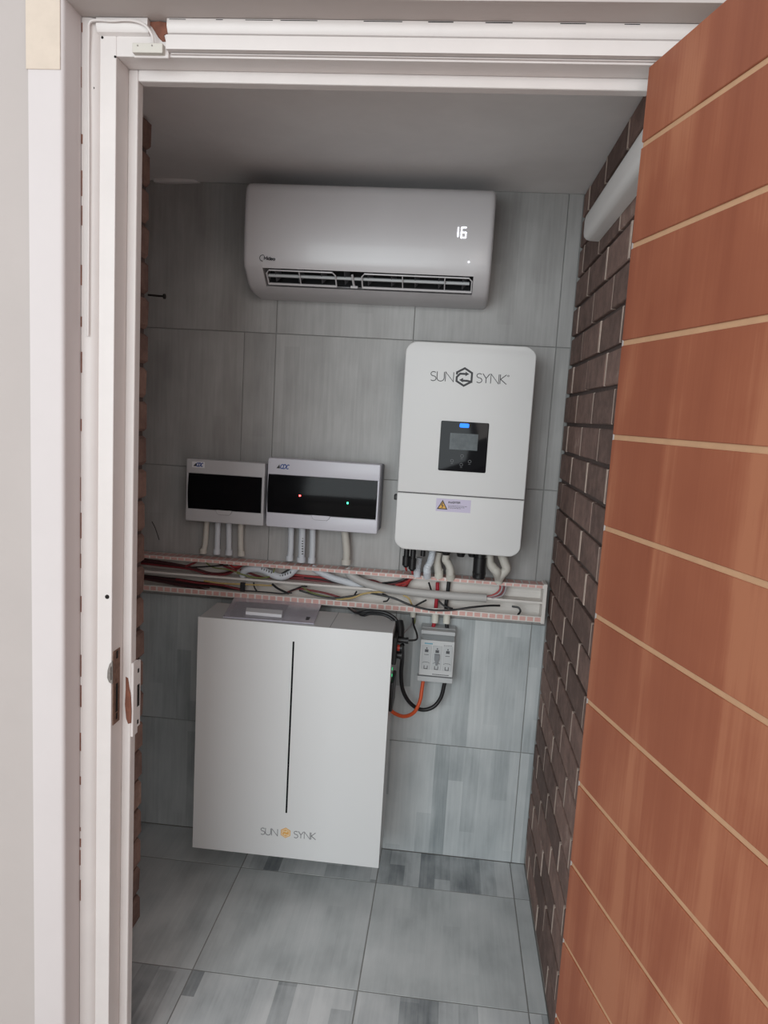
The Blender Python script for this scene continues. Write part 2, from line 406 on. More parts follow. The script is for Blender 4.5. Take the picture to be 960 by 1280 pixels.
# ---- right brick wall (stretcher bond, raked bed joints)
wr = struct('wall_right', MB().box(.009, .12, -.905, .0, 0, H), mortar_d)
CH = .0855
def brick_mesh(name, L, hh, th, m, bev, rough, sd):
    rnd = random.Random(sd)
    b = bmesh.new(); bmesh.ops.create_cube(b, size=1)
    for v in b.verts: v.co = Vector((v.co.x*th, v.co.y*L, v.co.z*hh))
    bmesh.ops.bevel(b, geom=list(b.edges), offset=bev, segments=1, affect='EDGES')
    for v in b.verts: v.co += Vector((rnd.uniform(-1, 1)*rough*.5, rnd.uniform(-1, 1)*rough, rnd.uniform(-1, 1)*rough))
    me = bpy.data.meshes.new(name); b.to_mesh(me); b.free(); me.materials.append(m); return me
cache = {}
def bricks(parent, xface, sign, y_end, y_start, m, off, bev, rough, perp):
    """sign -1: face looks towards -x.  bricks laid along y from y_end(back, larger) to y_start"""
    per = MB(); nrow = 25
    z00 = 1.2-.0855*14
    for k in range(nrow):
        z0 = z00+k*CH; z1 = min(z0+CH, H)
        hh = (z1-z0)-.0105
        if hh < .02: continue
        y = y_end+.24 - (off[k % 2])
        while y > y_start:
            a = min(y, y_end); b = max(y-.237, y_start)
            if a-b > .02:
                L = round(a-b-.009, 3)
                key = (parent.name, L, round(hh, 3), random.randrange(3))
                if key not in cache: cache[key] = brick_mesh('brick', L, hh, .04, m, bev, rough, len(cache))
                jit = random.uniform(-.0018, .0018)
                piece('brick', cache[key], (xface-sign*.02+sign*0+jit, (a+b)/2, (z0+z1)/2), parent)
                if b > y_start+.01 and perp:
                    xa = xface-.0002
                    per.box(xa, xface+.02, b-.0058, b+.0058, z0+.0055, z1-.0055)
            y -= .237
    if perp: obj('mortar_joint', per, mortar_l, parent, stuff=True)
bricks(wr, 0.0, -1, 0.0, -.90, brickr, (.24-.1525+.0045, .24-.031+.0045), .0022, .0007, True)

# ---- left brick stub (returns behind the frame), sandy rounded bricks
wl = struct('wall_left', MB().box(-1.25, -1.130, -.905, -.470, 0, H), mortar_d)
bricks(wl, -1.118, 1, -.4624, -.90, brickl, (.24, .12), .008, .0022, False)
struct('wall_far_left', MB().box(XL-.1, XL, -.905, 0, 0, H), mortar_d)

# ---- wall around the doorway (outside face y=-1.067), with the opening cut out
YW = -1.067; YI = -.905; ZO = 2.095; XO = -1.0125; XR = .026
wf = MB().box(-3.2, -1.0735, YW+.003, YI, 0, 2.9).box(XR, 2.2, YW, YI, 0, 2.9).box(-1.0735, XR, YW, YI, ZO, 2.9)
wfo = struct('wall_front', wf, plaster2)
# reveal + soft rounded corner band
mb = MB(); poly = [(-1.0735, YI)]
poly += [(-1.0735, YW)]
for k in range(6):
    a = R(90*k/5); poly.append((XO-.008+.008*math.sin(a), YW+.008-.008*math.cos(a)))
poly += [(XO, YI)]
mb.prism(poly, 0, ZO, 'z')
struct('trim_1', mb, band, smooth=True)
t1 = bpy.data.objects['trim_1']
p = at(35, 87, YW); 
obj('unpainted_patch', MB().box(-1.0765, -1.0175, YW-.0016, YW-.0001, at(60, 87, YW).z, 2.094, .0005, 1), cream, t1)
tag(bpy.data.objects['unpainted_patch'], 'cream unpainted patch at the top of the white band')
# ------------------------------------------------------------------ door frame
YF = -.997; YS = -.95; YB = -.926; XA = -.956; ZA = 2.038; XS = -.938; ZS = 2.0185; XRA = -.030; XRS = -.047
fr = thing('trim_2', None, None, (-.49, YF, 0)); fr['kind'] = 'structure'
obj('jamb', MB().box(XO+.001, XA, YF, YB, 0, ZO-.001, .0015, 2), gloss, fr)
obj('jamb', MB().box(XRA, XR-.001, YF, YB, 0, ZO-.001, .0015, 2), gloss, fr)
obj('head', MB().box(XA, XRA, YF, YB, ZA, ZO-.001, .0015, 2), gloss, fr)
obj('stop', MB().box(XA, XS, YS, YB, 0, ZA, .0025, 2), gloss, fr)
obj('stop', MB().box(XRS, XRA, YS, YB, 0, ZA, .0025, 2), gloss, fr)
obj('stop', MB().box(XS, XRS, YS, YB, ZS, ZA, .0025, 2), gloss, fr)
# quarter-round bead between frame and plaster, left side, and over the head in two lengths
def bead(poly_c, r, a0, n=6):
    return [poly_c]+[(poly_c[0]+r[0]*math.cos(R(a0+90*k/n)), poly_c[1]+r[1]*math.sin(R(a0+90*k/n))) for k in range(n+1)]
obj('bead', MB().prism([(XO+.001, YF), (XO+.001, YF-.012), (XO+.016, YF-.011), (XO+.025, YF-.006), (XO+.028, YF)], 0, 2.094, 'z'), gloss, fr, smooth=True)
zt = lambda v, Y=YF: at(500, v, Y).z
hb = lambda x0, x1: MB().prism([(YF, 2.094), (YF-.012, 2.094), (YF-.013, 2.082), (YF-.008, 2.073), (YF, 2.070)], x0, x1, 'x')
obj('head_bead', hb(XO+.026, at(188, 35, YF).x), gloss, fr, smooth=True)
obj('head_bead', hb(at(212, 35, YF).x, XR-.002), gloss, fr, smooth=True)
# batten nailed across the head, slightly out of level
xb0, xb1 = at(208, 60, YF-.013).x, XR-.004
za = at(208, 43, YF-.016).z; zb = at(208, 61, YF-.016).z
obj('batten', MB().add([(x, y, z) for x, dz in ((xb0, 0), (xb1, .0)) for y in (YF-.016, YF) for z in (zb+dz, za+dz)],
    [(0,1,3,2), (4,6,7,5), (0,4,5,1), (2,3,7,6), (0,2,6,4), (1,5,7,3)]), gloss, fr)
obj('batten', MB().box(xb0+.004, xb1, YF-.006, YF, at(208, 67, YF-.006).z, zb-.0012, .001, 1), gloss, fr)
# exposed brown timber where the bead broke away
mb = MB()
pg = [(184, 28), (200, 27), (212, 29), (209, 36), (213, 41), (205, 44), (207, 52), (203, 52), (198, 47), (194, 40), (190, 34)]
pw = [at(u, v, YF-.001) for u, v in pg]; n = len(pw)
mb.add([(p.x, YF, p.z) for p in pw]+[(p.x, YF-.0014-.001*(k % 2), p.z) for k, p in enumerate(pw)],
       [tuple(range(n)), tuple(reversed(range(n, 2*n)))]+[(k, (k+1) % n, (k+1) % n+n, k+n) for k in range(n)])
tag(obj('exposed_wood', mb, brownwood, fr), 'bare brown timber where the head bead broke away')
# screw and nail marks
mb = MB()
for u, v, rr in ((134, 746, .0042), (117, 110, .0018), (128, 47, .0022), (144, 71, .002)):
    q = at(u, v, YF); Y = YF if u > 125 else YF-.008
    q = at(u, v, Y); mb.cyl((q.x, Y+.002, q.z), (q.x, Y-.0006, q.z), rr, seg=12)
obj('screw_hole', mb, hole, fr)
# strike plates
q0 = atx(148, 810, XA); q1 = atx(146, 902, XA)
zc0, zc1 = q1.z, q0.z
pl = obj('strike_plate', MB().box(XA-.0005, XA+.0016, -.991, -.963, zc0, zc1, .0005, 1), rust, fr)
tag(pl, 'worn bare steel strike plate in the rebate')
zz = lambda v: atx(146, v, XA).z
lip = [at(u-5, v, YF-.002) for u, v in ((145.5, 826), (142, 830), (139.5, 838), (139, 847), (141.5, 853), (145.5, 855))]
mb = MB().prism([(p.x, p.z) for p in lip], YF+.0005, YF-.0025, 'y')
lip = [at(u-5, v, YF-.003) for u, v in ((144, 833), (141.5, 836), (140.5, 841), (140.5, 846), (142, 850), (144, 850))]
mb.prism([(p.x, p.z) for p in lip], YF-.0025, YF-.0055, 'y')
obj('strike_lip', mb, steel, pl)
mb = MB().box(XA+.0012, XA+.0022, -.981, -.973, zz(888), zz(853))
mb.box(XA+.0012, XA+.0024, -.980, -.974, zz(822), zz(813)).box(XA+.0012, XA+.0024, -.980, -.974, zz(897), zz(890))
obj('slot', mb, hole, pl)
# painted keep on the inside of the stop, sticking into the opening
zs = lambda v: at(166, v, YB).z
kp = obj('lock_keep', MB().box(XS-.0005, XS+.0045, YS+.002, YB-.0, zs(915), zs(824), .0008, 1).box(XS, XS+.0045, YB-.001, YB+.012, zs(908), zs(826), .0008, 1), gloss, fr)
tag(kp, 'painted lock keep plate standing proud of the stop')
obj('slot', MB().box(XS+.0042, XS+.0052, YB-.004, YB+.006, zs(882), zs(855)).box(XS+.0042, XS+.0052, YB-.003, YB+.003, zs(840), zs(835)).box(XS+.0042, XS+.0052, YB-.003, YB+.003, zs(904), zs(899)), hole, kp)
mb = MB(); pg = [(157, 846), (160, 848), (163, 868), (164, 890), (163.5, 904), (160, 905), (157.5, 898), (156, 880), (157, 862)]
pw = [at(u, v, YS-.001) for u, v in pg]; n = len(pw)
mb.add([(p.x, YS+.001, p.z) for p in pw]+[(p.x, YS-.0008, p.z) for p in pw],
       [tuple(range(n)), tuple(reversed(range(n, 2*n)))]+[(k, (k+1) % n, (k+1) % n+n, k+n) for k in range(n)])
obj('bare_timber', mb, brownwood, fr)

# open crack and flaking paint between frame and plaster
mb = MB(); rr_ = random.Random(3); z = 2.085
while z > .5:
    L_ = rr_.uniform(.004, .05); x_ = XO+.0002+rr_.uniform(0, .0008)
    mb.box(x_, x_+rr_.uniform(.0008, .0022), YF-.0128, YF-.0119, z-L_, z); z -= L_+rr_.uniform(.003, .09)
obj('paint_crack', mb, brownwood, fr, stuff=True)
mb = MB(); x_ = at(215, 30, YF).x
while x_ < -.1:
    L_ = rr_.uniform(.01, .07); mb.box(x_, x_+L_, YF-.0125, YF-.0118, 2.0918, 2.0918+rr_.uniform(.0008, .0018)); x_ += L_+rr_.uniform(.01, .08)
obj('paint_crack', mb, hole, fr, stuff=True)

# door contact sensor and its cable
a, b = at(165, 53, YF-.018), at(203, 66, YF-.018)
ds = thing('door_contact_sensor', 'small off-white contact box screwed at the top left of door frame', 'sensor', ((a.x+b.x)/2, YF, b.z))
obj('sensor_cover', MB().box(a.x, b.x, YF-.018, YF-.0005, b.z, a.z, .0015, 2), mat('sensor_ivory', rgb(206, 202, 194), .5), ds)
obj('sensor_base', MB().box(a.x-.002, b.x+.006, YF-.007, YF-.0004, b.z-.003, a.z-.001, .001, 1), gloss, ds)
for u in (172, 190):
    q = at(u, 57, YF-.018); obj('screw', MB().cyl((q.x, YF-.0175, q.z), (q.x, YF-.019, q.z), .0012, seg=10), steel, ds)
pts = [at(192, 54, YF-.010), at(190, 44, YF-.016), at(183, 33, YF-.018), at(172, 27, YF-.019), at(158, 25, YF-.018), at(140, 26, YF-.017), at(122, 25, YF-.017), at(112, 28, YF-.017),
       at(111, 45, YF-.016), at(110.5, 90, YF-.015), at(111, 200, YF-.015), at(110, 420, YF-.015)]
pts = [Vector((max(p.x, XO+.003), p.y, min(p.z, 2.0925))) for p in pts]
tag(obj('sensor_cable', MB().tube(pts, .0022, 8), gloss, smooth=True), 'thin white painted cable looping along the top left corner of frame', 'cable')

# ------------------------------------------------------------------ open door, routed veneer
TH = R(15.02)
dr = bpy.data.objects.new('door_1', None); C.objects.link(dr); dr.location = (-.062, -.9968, .004)
dr.rotation_euler = (0, 0, -(math.pi/2-TH)); dr['kind'] = 'structure'; ORG[dr.name] = Vector((0, 0, 0))
W = .813; zt_ = 2.031
obj('door_core', MB().box(.0006, W, .0028, .035, 0, zt_-.0005, .0006, 1), groovem, dr)
edges = [zt_]+[1.9148-.004-.1585*i for i in range(13) if 1.9148-.1585*i > .05]+[0]
for i in range(len(edges)-1):
    hi = edges[i]-(.0045 if i else 0); lo = edges[i+1]+(.0045 if i < len(edges)-2 else 0)
    obj('panel', MB().box(0, W, -.0001, .006, lo, hi, .0012, 1), veneer, dr)

# ------------------------------------------------------------------ lettering
def arc(cx, cz, rx, rz, a0, a1, n=10): return [(cx+rx*math.cos(R(a0+(a1-a0)*k/n)), cz+rz*math.sin(R(a0+(a1-a0)*k/n))) for k in range(n+1)]
GL = {  # thin sans letters in a unit-high box
 'S': (.52, [arc(.27, .745, .21, .225, 40, 250, 10)+arc(.25, .26, .23, .26, 70, -140, 10)]),
 'U': (.66, [[(.03, 1), (.03, .36)]+arc(.31, .32, .28, .32, 180, 360, 10)+[(.59, .36), (.59, 1)]]),
 'N': (.74, [[(.03, 0), (.03, 1), (.66, 0), (.66, 1)]]),
 'Y': (.62, [[(0, 1), (.28, .5), (.56, 1)], [(.28, .5), (.28, 0)]]),
 'K': (.58, [[(.03, 0), (.03, 1)], [(.5, 1), (.06, .5), (.54, 0)]]),
 'A': (.72, [[(0, 0), (.33, 1), (.66, 0)], [(.12, .34), (.54, .34)]]),
 'C': (.66, [arc(.34, .5, .3, .5, 45, 315, 14)]),
 'D': (.68, [[(.03, 0), (.03, 1), (.25, 1)]+arc(.25, .5, .36, .5, 90, -90, 12)+[(.03, 0)]]),
 'I': (.22, [[(.08, 0), (.08, 1)]]),
 'V': (.66, [[(0, 1), (.3, 0), (.6, 1)]]),
 'E': (.54, [[(.46, 1), (.04, 1), (.04, 0), (.46, 0)], [(.04, .52), (.4, .52)]]),
 'R': (.6, [[(.04, 0), (.04, 1), (.28, 1)]+arc(.28, .75, .2, .25, 90, -90, 8)+[(.04, .5)], [(.26, .5), (.5, 0)]]),
 'T': (.58, [[(0, 1), (.54, 1)], [(.27, 1), (.27, 0)]]),
 'M': (.82, [[(.03, 0), (.03, 1), (.37, .3), (.71, 1), (.71, 0)]]),
 'i': (.22, [[(.09, 0), (.09, .62)], [(.09, .8), (.09, .9)]]),
 'd': (.6, [arc(.26, .31, .23, .31, 0, 360, 14), [(.49, 0), (.49, 1)]]),
 'e': (.58, [[(.04, .32), (.5, .32)]+arc(.27, .31, .23, .31, 0, 300, 12)]),
 'a': (.6, [arc(.26, .31, .23, .31, 0, 360, 14), [(.49, 0), (.49, .62)]]),
}
def text(mb, s, x0, z0, x1, z1, h, wid, y, slant=0):
    """letters along the baseline (x0,z0)-(x1,z1), height h"""
    tot = sum(GL[c][0] for c in s); d = Vector((x1-x0, z1-z0)); k = d.length/tot; d.normalize(); n = Vector((-d.y, d.x)); q = 0
    for c in s:
        aw, ls = GL[c]
        mb.strokes([[tuple(Vector((x0, z0))+d*((q+p[0])*k+slant*p[1]*h)+n*(p[1]*h)) for p in L] for L in ls], wid, y)
        q += aw
def hexlogo(mb, cx, cz, r, wid, y):
    hx = [(cx+r*math.sin(R(60*k)), cz+r*math.cos(R(60*k))) for k in range(6)]
    m_ = lambda a, b, t: (a[0]+(b[0]-a[0])*t, a[1]+(b[1]-a[1])*t)
    # upper open path and lower open path leave two gaps, arrows turn inwards
    mb.strokes([[m_(hx[4], hx[5], .75), hx[5], hx[0], hx[1], hx[2], (cx+r*.35, cz-r*.42), (cx-r*.2, cz-r*.42)]], wid, y)
    mb.strokes([[m_(hx[1], hx[2], 1.0), m_(hx[2], hx[3], .12), hx[3], hx[4], m_(hx[4], hx[5], .45), (cx-r*.5, cz+r*.36), (cx+r*.25, cz+r*.36)]], wid, y-.00005)
    for s in (1, -1):
        a = [(cx+s*r*.55, cz+s*r*.36), (cx+s*r*.12, cz+s*r*.36+r*.26), (cx+s*r*.12, cz+s*r*.36-r*.26)]
        mb.add([(p[0], y-.0007, p[1]) for p in a]+[(p[0], y, p[1]) for p in a], [(0, 1, 2), (3, 5, 4), (0, 3, 4, 1), (1, 4, 5, 2), (2, 5, 3, 0)])
def rect(mb, u0, v0, u1, v1, Y, th=.0005):
    a, b = at(u0, v0, Y), at(u1, v1, Y); mb.box(min(a.x, b.x), max(a.x, b.x), Y-th, Y, min(a.z, b.z), max(a.z, b.z)); return mb

# ------------------------------------------------------------------ air conditioner
AX0, AX1 = -.965, -.262
ac = thing('air_conditioner', 'white wall split air conditioner showing a glowing 16 under the ceiling', 'air conditioner', ((AX0+AX1)/2, 0, 1.785))
prof = [(-.001, 2.083), (-.150, 2.083), (-.172, 2.080), (-.185, 2.070), (-.190, 2.055), (-.192, 1.97), (-.191, 1.885), (-.188, 1.862), (-.183, 1.848)]
low = [(-.134, 1.806), (-.110, 1.796), (-.075, 1.789), (-.001, 1.786)]
mid = [(-.168, 1.858), (-.118, 1.878), (-.085, 1.85), (-.095, 1.818)]
full = prof+low; notch = prof+mid+low
VX0, VX1 = -.908, -.309
def inset(pf, d):
    cy, cz = -.09, 1.935; o = []
    for y, z in pf:
        o.append((cy+(y-cy)*(1-d/.09) if y < -.01 else y, cz+(z-cz)*(1-d/.145)))
    return o
mb = MB()
def loft(secs, pf):
    n = len(pf); vs = []; fs = []
    for x, d in secs: vs += [(x, p[0], p[1]) for p in inset(pf, d)]
    for s_ in range(len(secs)-1):
        for k in range(n):
            a, b = s_*n+k, s_*n+(k+1) % n; fs.append((a, b, b+n, a+n))
    fs.append(tuple(reversed(range(n)))); fs.append(tuple(range((len(secs)-1)*n, len(secs)*n))); mb.add(vs, fs)
loft([(AX0, .010), (AX0+.0025, .005), (AX0+.007, .0015), (AX0+.014, 0), (VX0, 0)], full)
loft([(VX1, 0), (AX1-.014, 0), (AX1-.007, .0015), (AX1-.0025, .005), (AX1, .010)], full)
loft([(VX0, 0), (VX1, 0)], notch)
obj('body', mb, ac_white, ac, smooth=True)
# dark lining in the outlet, louvre frames, dividers
vt = obj('air_outlet', MB().prism([(-.166, 1.8575), (-.119, 1.876), (-.0865, 1.8498), (-.096, 1.8195), (-.099, 1.8215), (-.090, 1.849), (-.119, 1.8725), (-.164, 1.8545)], VX0+.0008, VX1-.0008, 'x'), dark_pl, ac)
def vp(t, out=0):  # along the outlet opening line, t 0 top .. 1 bottom
    a = Vector((-.181, 1.846)); b = Vector((-.137, 1.808)); p = a.lerp(b, t); nn = Vector((.66, .75)).normalized()
    return p+nn*out
def louvre(x0, x1, divs):
    mb = MB(); P = lambda x, t, o=.004: (x, vp(t, o).x, vp(t, o).y)
    mb.tube([P(x0, .95), P(x0, .3), P(x0+.008, .12), P(x1-.008, .12), P(x1, .3), P(x1, .95)], .0022, 6, smooth=False)
    mb.tube([P(x0, .95), P(x1, .95)], .0035, 6, smooth=False)
    for x in divs: mb.tube([P(x, .12), P(x, .95)], .0016, 6, smooth=False)
    return obj('louvre', mb, ac_white, ac)
xx = lambda u, v=350: at(u, v, -.165).x
louvre(xx(333), xx(419), [xx(374)])
louvre(xx(452), xx(590), [xx(503), xx(556)])
mb = MB(); P = lambda x, t, o: Vector((x, vp(t, o).x, vp(t, o).y))
for k in range(9):
    x = VX0+.03+k*(VX1-VX0-.06)/8
    mb.add([P(x, .1, .012), P(x, .9, .010), P(x+.012, .9, .032), P(x+.012, .1, .034), P(x+.0012, .1, .012), P(x+.0012, .9, .010), P(x+.0132, .9, .032), P(x+.0132, .1, .034)],
           [(0,1,2,3), (7,6,5,4), (0,4,5,1), (1,5,6,2), (2,6,7,3), (3,7,4,0)])
obj('vertical_vanes', mb, mat('vane_grey', rgb(84, 84, 88), .5), ac, stuff=True)
mb = MB().tube([P(VX0+.01, .55, .012), P(VX1-.01, .55, .012)], .0045, 6, smooth=False)
obj('inner_louvre', mb, grey_pl, ac)
mb = MB().tube([P(xx(440), .25, .006), P(xx(441), .92, .006)], .0035, 6, smooth=False)
mb.tube([P(xx(437), .95, .004), P(xx(446), .95, .004)], .004, 6, smooth=False)
obj('louvre_pivot', mb, ac_white, ac)
# panel line at the sides and below
# obj('front_seam', MB().box(AX0+.012, AX1-.012, -.1925, -.1915, 1.8683, 1.8690), grey_dk, ac)
# seven segment display
def seg(mb, segs, u0, v0, u1, v1, lean, Y):
    for s_ in segs:
        pts = {'a': ((0, 0), (1, 0)), 'b': ((1, 0), (1, .5)), 'c': ((1, .5), (1, 1)), 'd': ((0, 1), (1, 1)), 'e': ((0, .5), (0, 1)), 'f': ((0, 0), (0, .5)), 'g': ((0, .5), (1, .5))}[s_]
        L = []
        (xa, ya), (xb, yb) = pts; k = -.04
        for (px, py) in ((xa+(xb-xa)*k, ya+(yb-ya)*k), (xb-(xb-xa)*k, yb-(yb-ya)*k)):
            q = at(u0+(u1-u0)*px+lean*(1-py), v0+(v1-v0)*py, Y); L.append((q.x, q.z))
        mb.strokes([L], .0028, Y)
mb = MB(); q0, q1 = at(573.2, 284, -.1922), at(572.2, 296, -.1922); mb.strokes([[(q0.x, q0.z), (q1.x, q1.z)]], .0028, -.1922); seg(mb, 'afgedc', 576.4, 284.3, 582, 297, 1, -.1922)
obj('digital_display', mb, led_glint_w, ac)
mb = MB(); q = at(586, 327.5, -.192)
mb.cyl((q.x, -.1925, q.z), (q.x, -.1912, q.z), .0022, seg=12)
obj('painted_glint', mb, led_glint_w, ac)  # glint on the glossy front, made as a tiny glowing disc
mb = MB(); q0, q1 = at(330, 324.5, -.192), at(344, 325.6, -.192)
text(mb, 'Midea', q0.x, q0.z, q1.x, q1.z, .0088, .0021, -.1922)
c0 = at(328.3, 322.5, -.192); mb.strokes([arc(c0.x, c0.z, .0085, .0082, 60, 275, 14)], .0017, -.1922)
obj('logo', mb, ink, ac, stuff=True)

# ------------------------------------------------------------------ inverter
IX0, IX1, IZ0, IZ1, IY = -.4861, -.1167, 1.0637, 1.6665, -.170
iv = thing('inverter', 'tall white solar inverter with a black touch panel on the grey tiled wall', 'inverter', ((IX0+IX1)/2, 0, IZ0))
sz = 1.2325
obj('upper_cover', MB().panel(IX0, IX1, sz-.03, IZ1, -.055, IY, .032, .006), inv_white, iv, smooth=True)
# square its lower corners by overlaying the lower cover with a shadow gap
obj('heatsink', MB().box(IX0+.022, IX1-.022, -.056, -.0005, IZ0+.035, IZ1-.03, .004, 1), grey_dk, iv)
def halfpanel(x0, x1, z0, z1, yb, yf, rad, bev, top):
    """panel with round corners on one end only"""
    n = 8; P = []
    if top:
        P = [(x0, z0), (x1, z0)]+arc(x1-rad, z1-rad, rad, rad, 0, 90, n)+arc(x0+rad, z1-rad, rad, rad, 90, 180, n)
    else:
        P = [(x1, z1), (x0, z1)]+arc(x0+rad, z0+rad, rad, rad, 180, 270, n)+arc(x1-rad, z0+rad, rad, rad, 270, 360, n)
    cx, cz = (x0+x1)/2, (z0+z1)/2; L = len(P)
    def ring(i, y): return [(min(max(p[0], x0+i), x1-i) if abs(p[0]-cx) > (x1-x0)/2-rad*.3 else p[0]-(i*(p[0]-cx)/((x1-x0)/2)), y, (p[1]-i if p[1] > cz else p[1]+i) if abs(p[1]-cz) > (z1-z0)/2-.0001 or (top and p[1] > z1-rad) or (not top and p[1] < z0+rad) else p[1]) for p in P]
    rings = [[(p[0], yb, p[1]) for p in P]]
    for k in range(4):
        a = k/3*math.pi/2; rings.append(ring(bev*(1-math.cos(a)), yf+bev*(1-math.sin(a))))
    mb = MB(); fs = []
    for q in range(len(rings)-1):
        for k in range(L): fs.append((q*L+k, q*L+(k+1) % L, (q+1)*L+(k+1) % L, (q+1)*L+k))
    fs += [tuple(range(L)), tuple(reversed(range((len(rings)-1)*L, len(rings)*L)))]
    return mb.add(sum(rings, []), fs)
bpy.data.objects.remove(bpy.data.objects['upper_cover'])
obj('upper_cover', halfpanel(IX0, IX1, sz+.0012, IZ1, -.055, IY, .034, .0035, True), inv_white, iv, smooth=True)
obj('lower_cover', halfpanel(IX0, IX1, IZ0, sz-.0012, -.055, IY, .034, .0035, False), inv_white, iv, smooth=True)
obj('seam_gasket', MB().box(IX0+.003, IX1-.003, IY+.004, -.058, sz-.003, sz+.003), black_pl, iv)
a, b = at(549.5, 525.5, IY), at(609, 590, IY)
sx0, sx1, sz0, sz1 = -.3715, -.2345, 1.3035, 1.4465
ts = obj('touch_panel', MB().panel(sx0, sx1, sz0, sz1, IY+.001, IY-.0025, .004, .0008), black_gl, iv, smooth=True)
Y = IY-.0026
cxs = at(580.5, 532, Y)
obj('status_light', MB().panel(cxs.x-.0135, cxs.x+.0135, cxs.z-.006, cxs.z+.006, Y, Y-.0006, .0035, .0002), led_b, ts)
a, b = at(563, 540, Y), at(596.5, 562, Y)
obj('lcd_screen', MB().box(a.x, b.x, Y-.0004, Y, at(563, 561.5, Y).z, at(563, 541, Y).z), lcd, ts)
mb = MB()
for u, v in ((565, 576), (577.5, 570), (576.5, 581), (587, 577)):
    q = at(u, v, Y); mb.strokes([arc(q.x, q.z, .0042, .0042, 0, 360, 12)], .0009, Y, .0003); mb.box(q.x-.003, q.x+.003, Y-.0003, Y, q.z-.0085, q.z-.0076)
obj('touch_button', mb, ink_lt, ts, stuff=True)
Y = IY-.0001; mb = MB()
q0, q1 = at(537.2, 475.6, Y), at(567.8, 477.2, Y); text(mb, 'SUN', q0.x, q0.z, q1.x, q1.z, .0265, .0021, Y)
q0, q1 = at(594.5, 478.2, Y), at(633.5, 480.6, Y); text(mb, 'SYNK', q0.x, q0.z, q1.x, q1.z, .0265, .0021, Y)
q = at(635.5, 470, Y); mb.strokes([arc(q.x, q.z, .0022, .0022, 0, 360, 10)], .0011, Y)
obj('logo_lettering', mb, ink, iv, stuff=True)
mb = MB(); q = at(580.3, 471.3, Y); hexlogo(mb, q.x, q.z, .0245, .0056, Y)
obj('logo_emblem', mb, ink, iv)
# warning label
a = at(545.5, 623.5, Y); c = at(587.8, 640, Y)
lz1, lz0 = at(566, 624, Y).z, at(566, 640, Y).z
lb = obj('warning_label', MB().box(a.x, c.x, Y-.0006, Y+.0002, lz0, lz1), lav, iv)
Y2 = Y-.0006
def tri(cx, cz, s, y0, y1):
    P = [(cx, cz+s*.62), (cx-s*.58, cz-s*.42), (cx+s*.58, cz-s*.42)]
    return MB().add([(p[0], y0, p[1]) for p in P]+[(p[0], y1, p[1]) for p in P], [(0, 1, 2), (3, 5, 4), (0, 3, 4, 1), (1, 4, 5, 2), (2, 5, 3, 0)])
q = at(553, 631.8, Y2)
wt = obj('warning_triangle', tri(q.x, q.z, .027, Y2, Y2-.0004), ink, lb)
obj('triangle_face', tri(q.x, q.z-.0004, .019, Y2-.0004, Y2-.0007), yel, lb)
obj('bolt_symbol', MB().strokes([[(q.x+.001, q.z+.008), (q.x-.003, q.z+.001), (q.x+.002, q.z), (q.x-.001, q.z-.0065)]], .0024, Y2-.0007, .0003), ink, lb)
mb = MB(); q0 = at(560.5, 629, Y2); q1 = at(575.5, 629.8, Y2); text(mb, 'INVERTER', q0.x, q0.z, q1.x, q1.z, .0052, .0011, Y2, 0)
for k, (z, l) in enumerate(((.0062, .052), (.0102, .044), (.0134, .034))):
    x = q0.x
    while x < q0.x+l:
        ww = .003+.004*random.random(); mb.box(x, x+ww, Y2-.0004, Y2, q0.z-z-.0011, q0.z-z); x += ww+.0013
obj('label_text', mb, ink, lb, stuff=True)
q = at(491.5, 622, -.11)
obj('isolator_knob', MB().box(IX0-.012, IX0, -.125, -.095, 1.203, 1.219, .003, 2), black_pl, iv)
# black glands under the case
Yc = -.105
for u, hgt in ((557, .020), (575.5, .022), (590, .020)):
    q = at(u, 700, Yc); mb = MB().cyl((q.x, Yc, IZ0+.004), (q.x, Yc, IZ0-.010), .0165).cyl((q.x, Yc, IZ0-.010), (q.x, Yc, IZ0-hgt), .0145, .0105)
    obj('cable_gland', mb, black_pl, iv, smooth=True)
obj('underside_plate', MB().box(IX0+.035, IX1-.04, -.150, -.057, IZ0-.002, IZ0+.004), dark_pl, iv)

# inverter plugs, conduits
def con_thing(name, label, cat, group, pts, r, m, ribs=.10, collar=None, cm=None):
    o = thing(name, label, cat, pts[-1], group)
    obj('flexible_pipe', MB().tube(pts, r, 14, ribs=ribs), m, o, smooth=True)
    if collar:
        mb = MB()
        for a, b, rr in collar: mb.cyl(a, b, rr)
        obj('collar', mb, cm or m, o, smooth=True)
    return o
for (u, vt_, vb, lab) in ((508.5, 688, 709, 'left black solar plug hanging under the inverter'), (516.5, 690, 713.5, 'longer black solar plug beside the leftmost one under the inverter')):
    Yp = -.125 if u < 512 else -.135
    a, b = at(u, vt_, Yp), at(u, vb, Yp); a.z = IZ0-.0025; b = Vector((a.x, Yp, b.z))
    o = thing('solar_plug', lab, 'connector', b, 'solar plugs under the inverter')
    L = a.z-b.z
    obj('plug_body', MB().cyl(a, (a.x, Yp, a.z-L*.45), .0085).cyl((a.x, Yp, a.z-L*.45), (a.x, Yp, b.z+.006), .0115).cyl((a.x, Yp, b.z+.006), b, .0105, .006), black_pl, o, smooth=True)
    e = MB().tube([b+Vector((0, 0, .004)), b+Vector((.001, .004, -.006)), b+Vector((.002, .02, -.014))], .0034, 8); obj('wire_tail', e, c_red2, o, smooth=True)
q = [at(529, 688, -.13), at(529, 695, -.13)]
o = thing('signal_plug', 'short black plug right of the solar plugs under the inverter', 'connector', (q[1].x, -.13, q[1].z))
obj('plug_body', MB().cyl((q[0].x, -.13, IZ0-.0025), (q[0].x, -.13, q[1].z), .0075), black_pl, o, smooth=True)
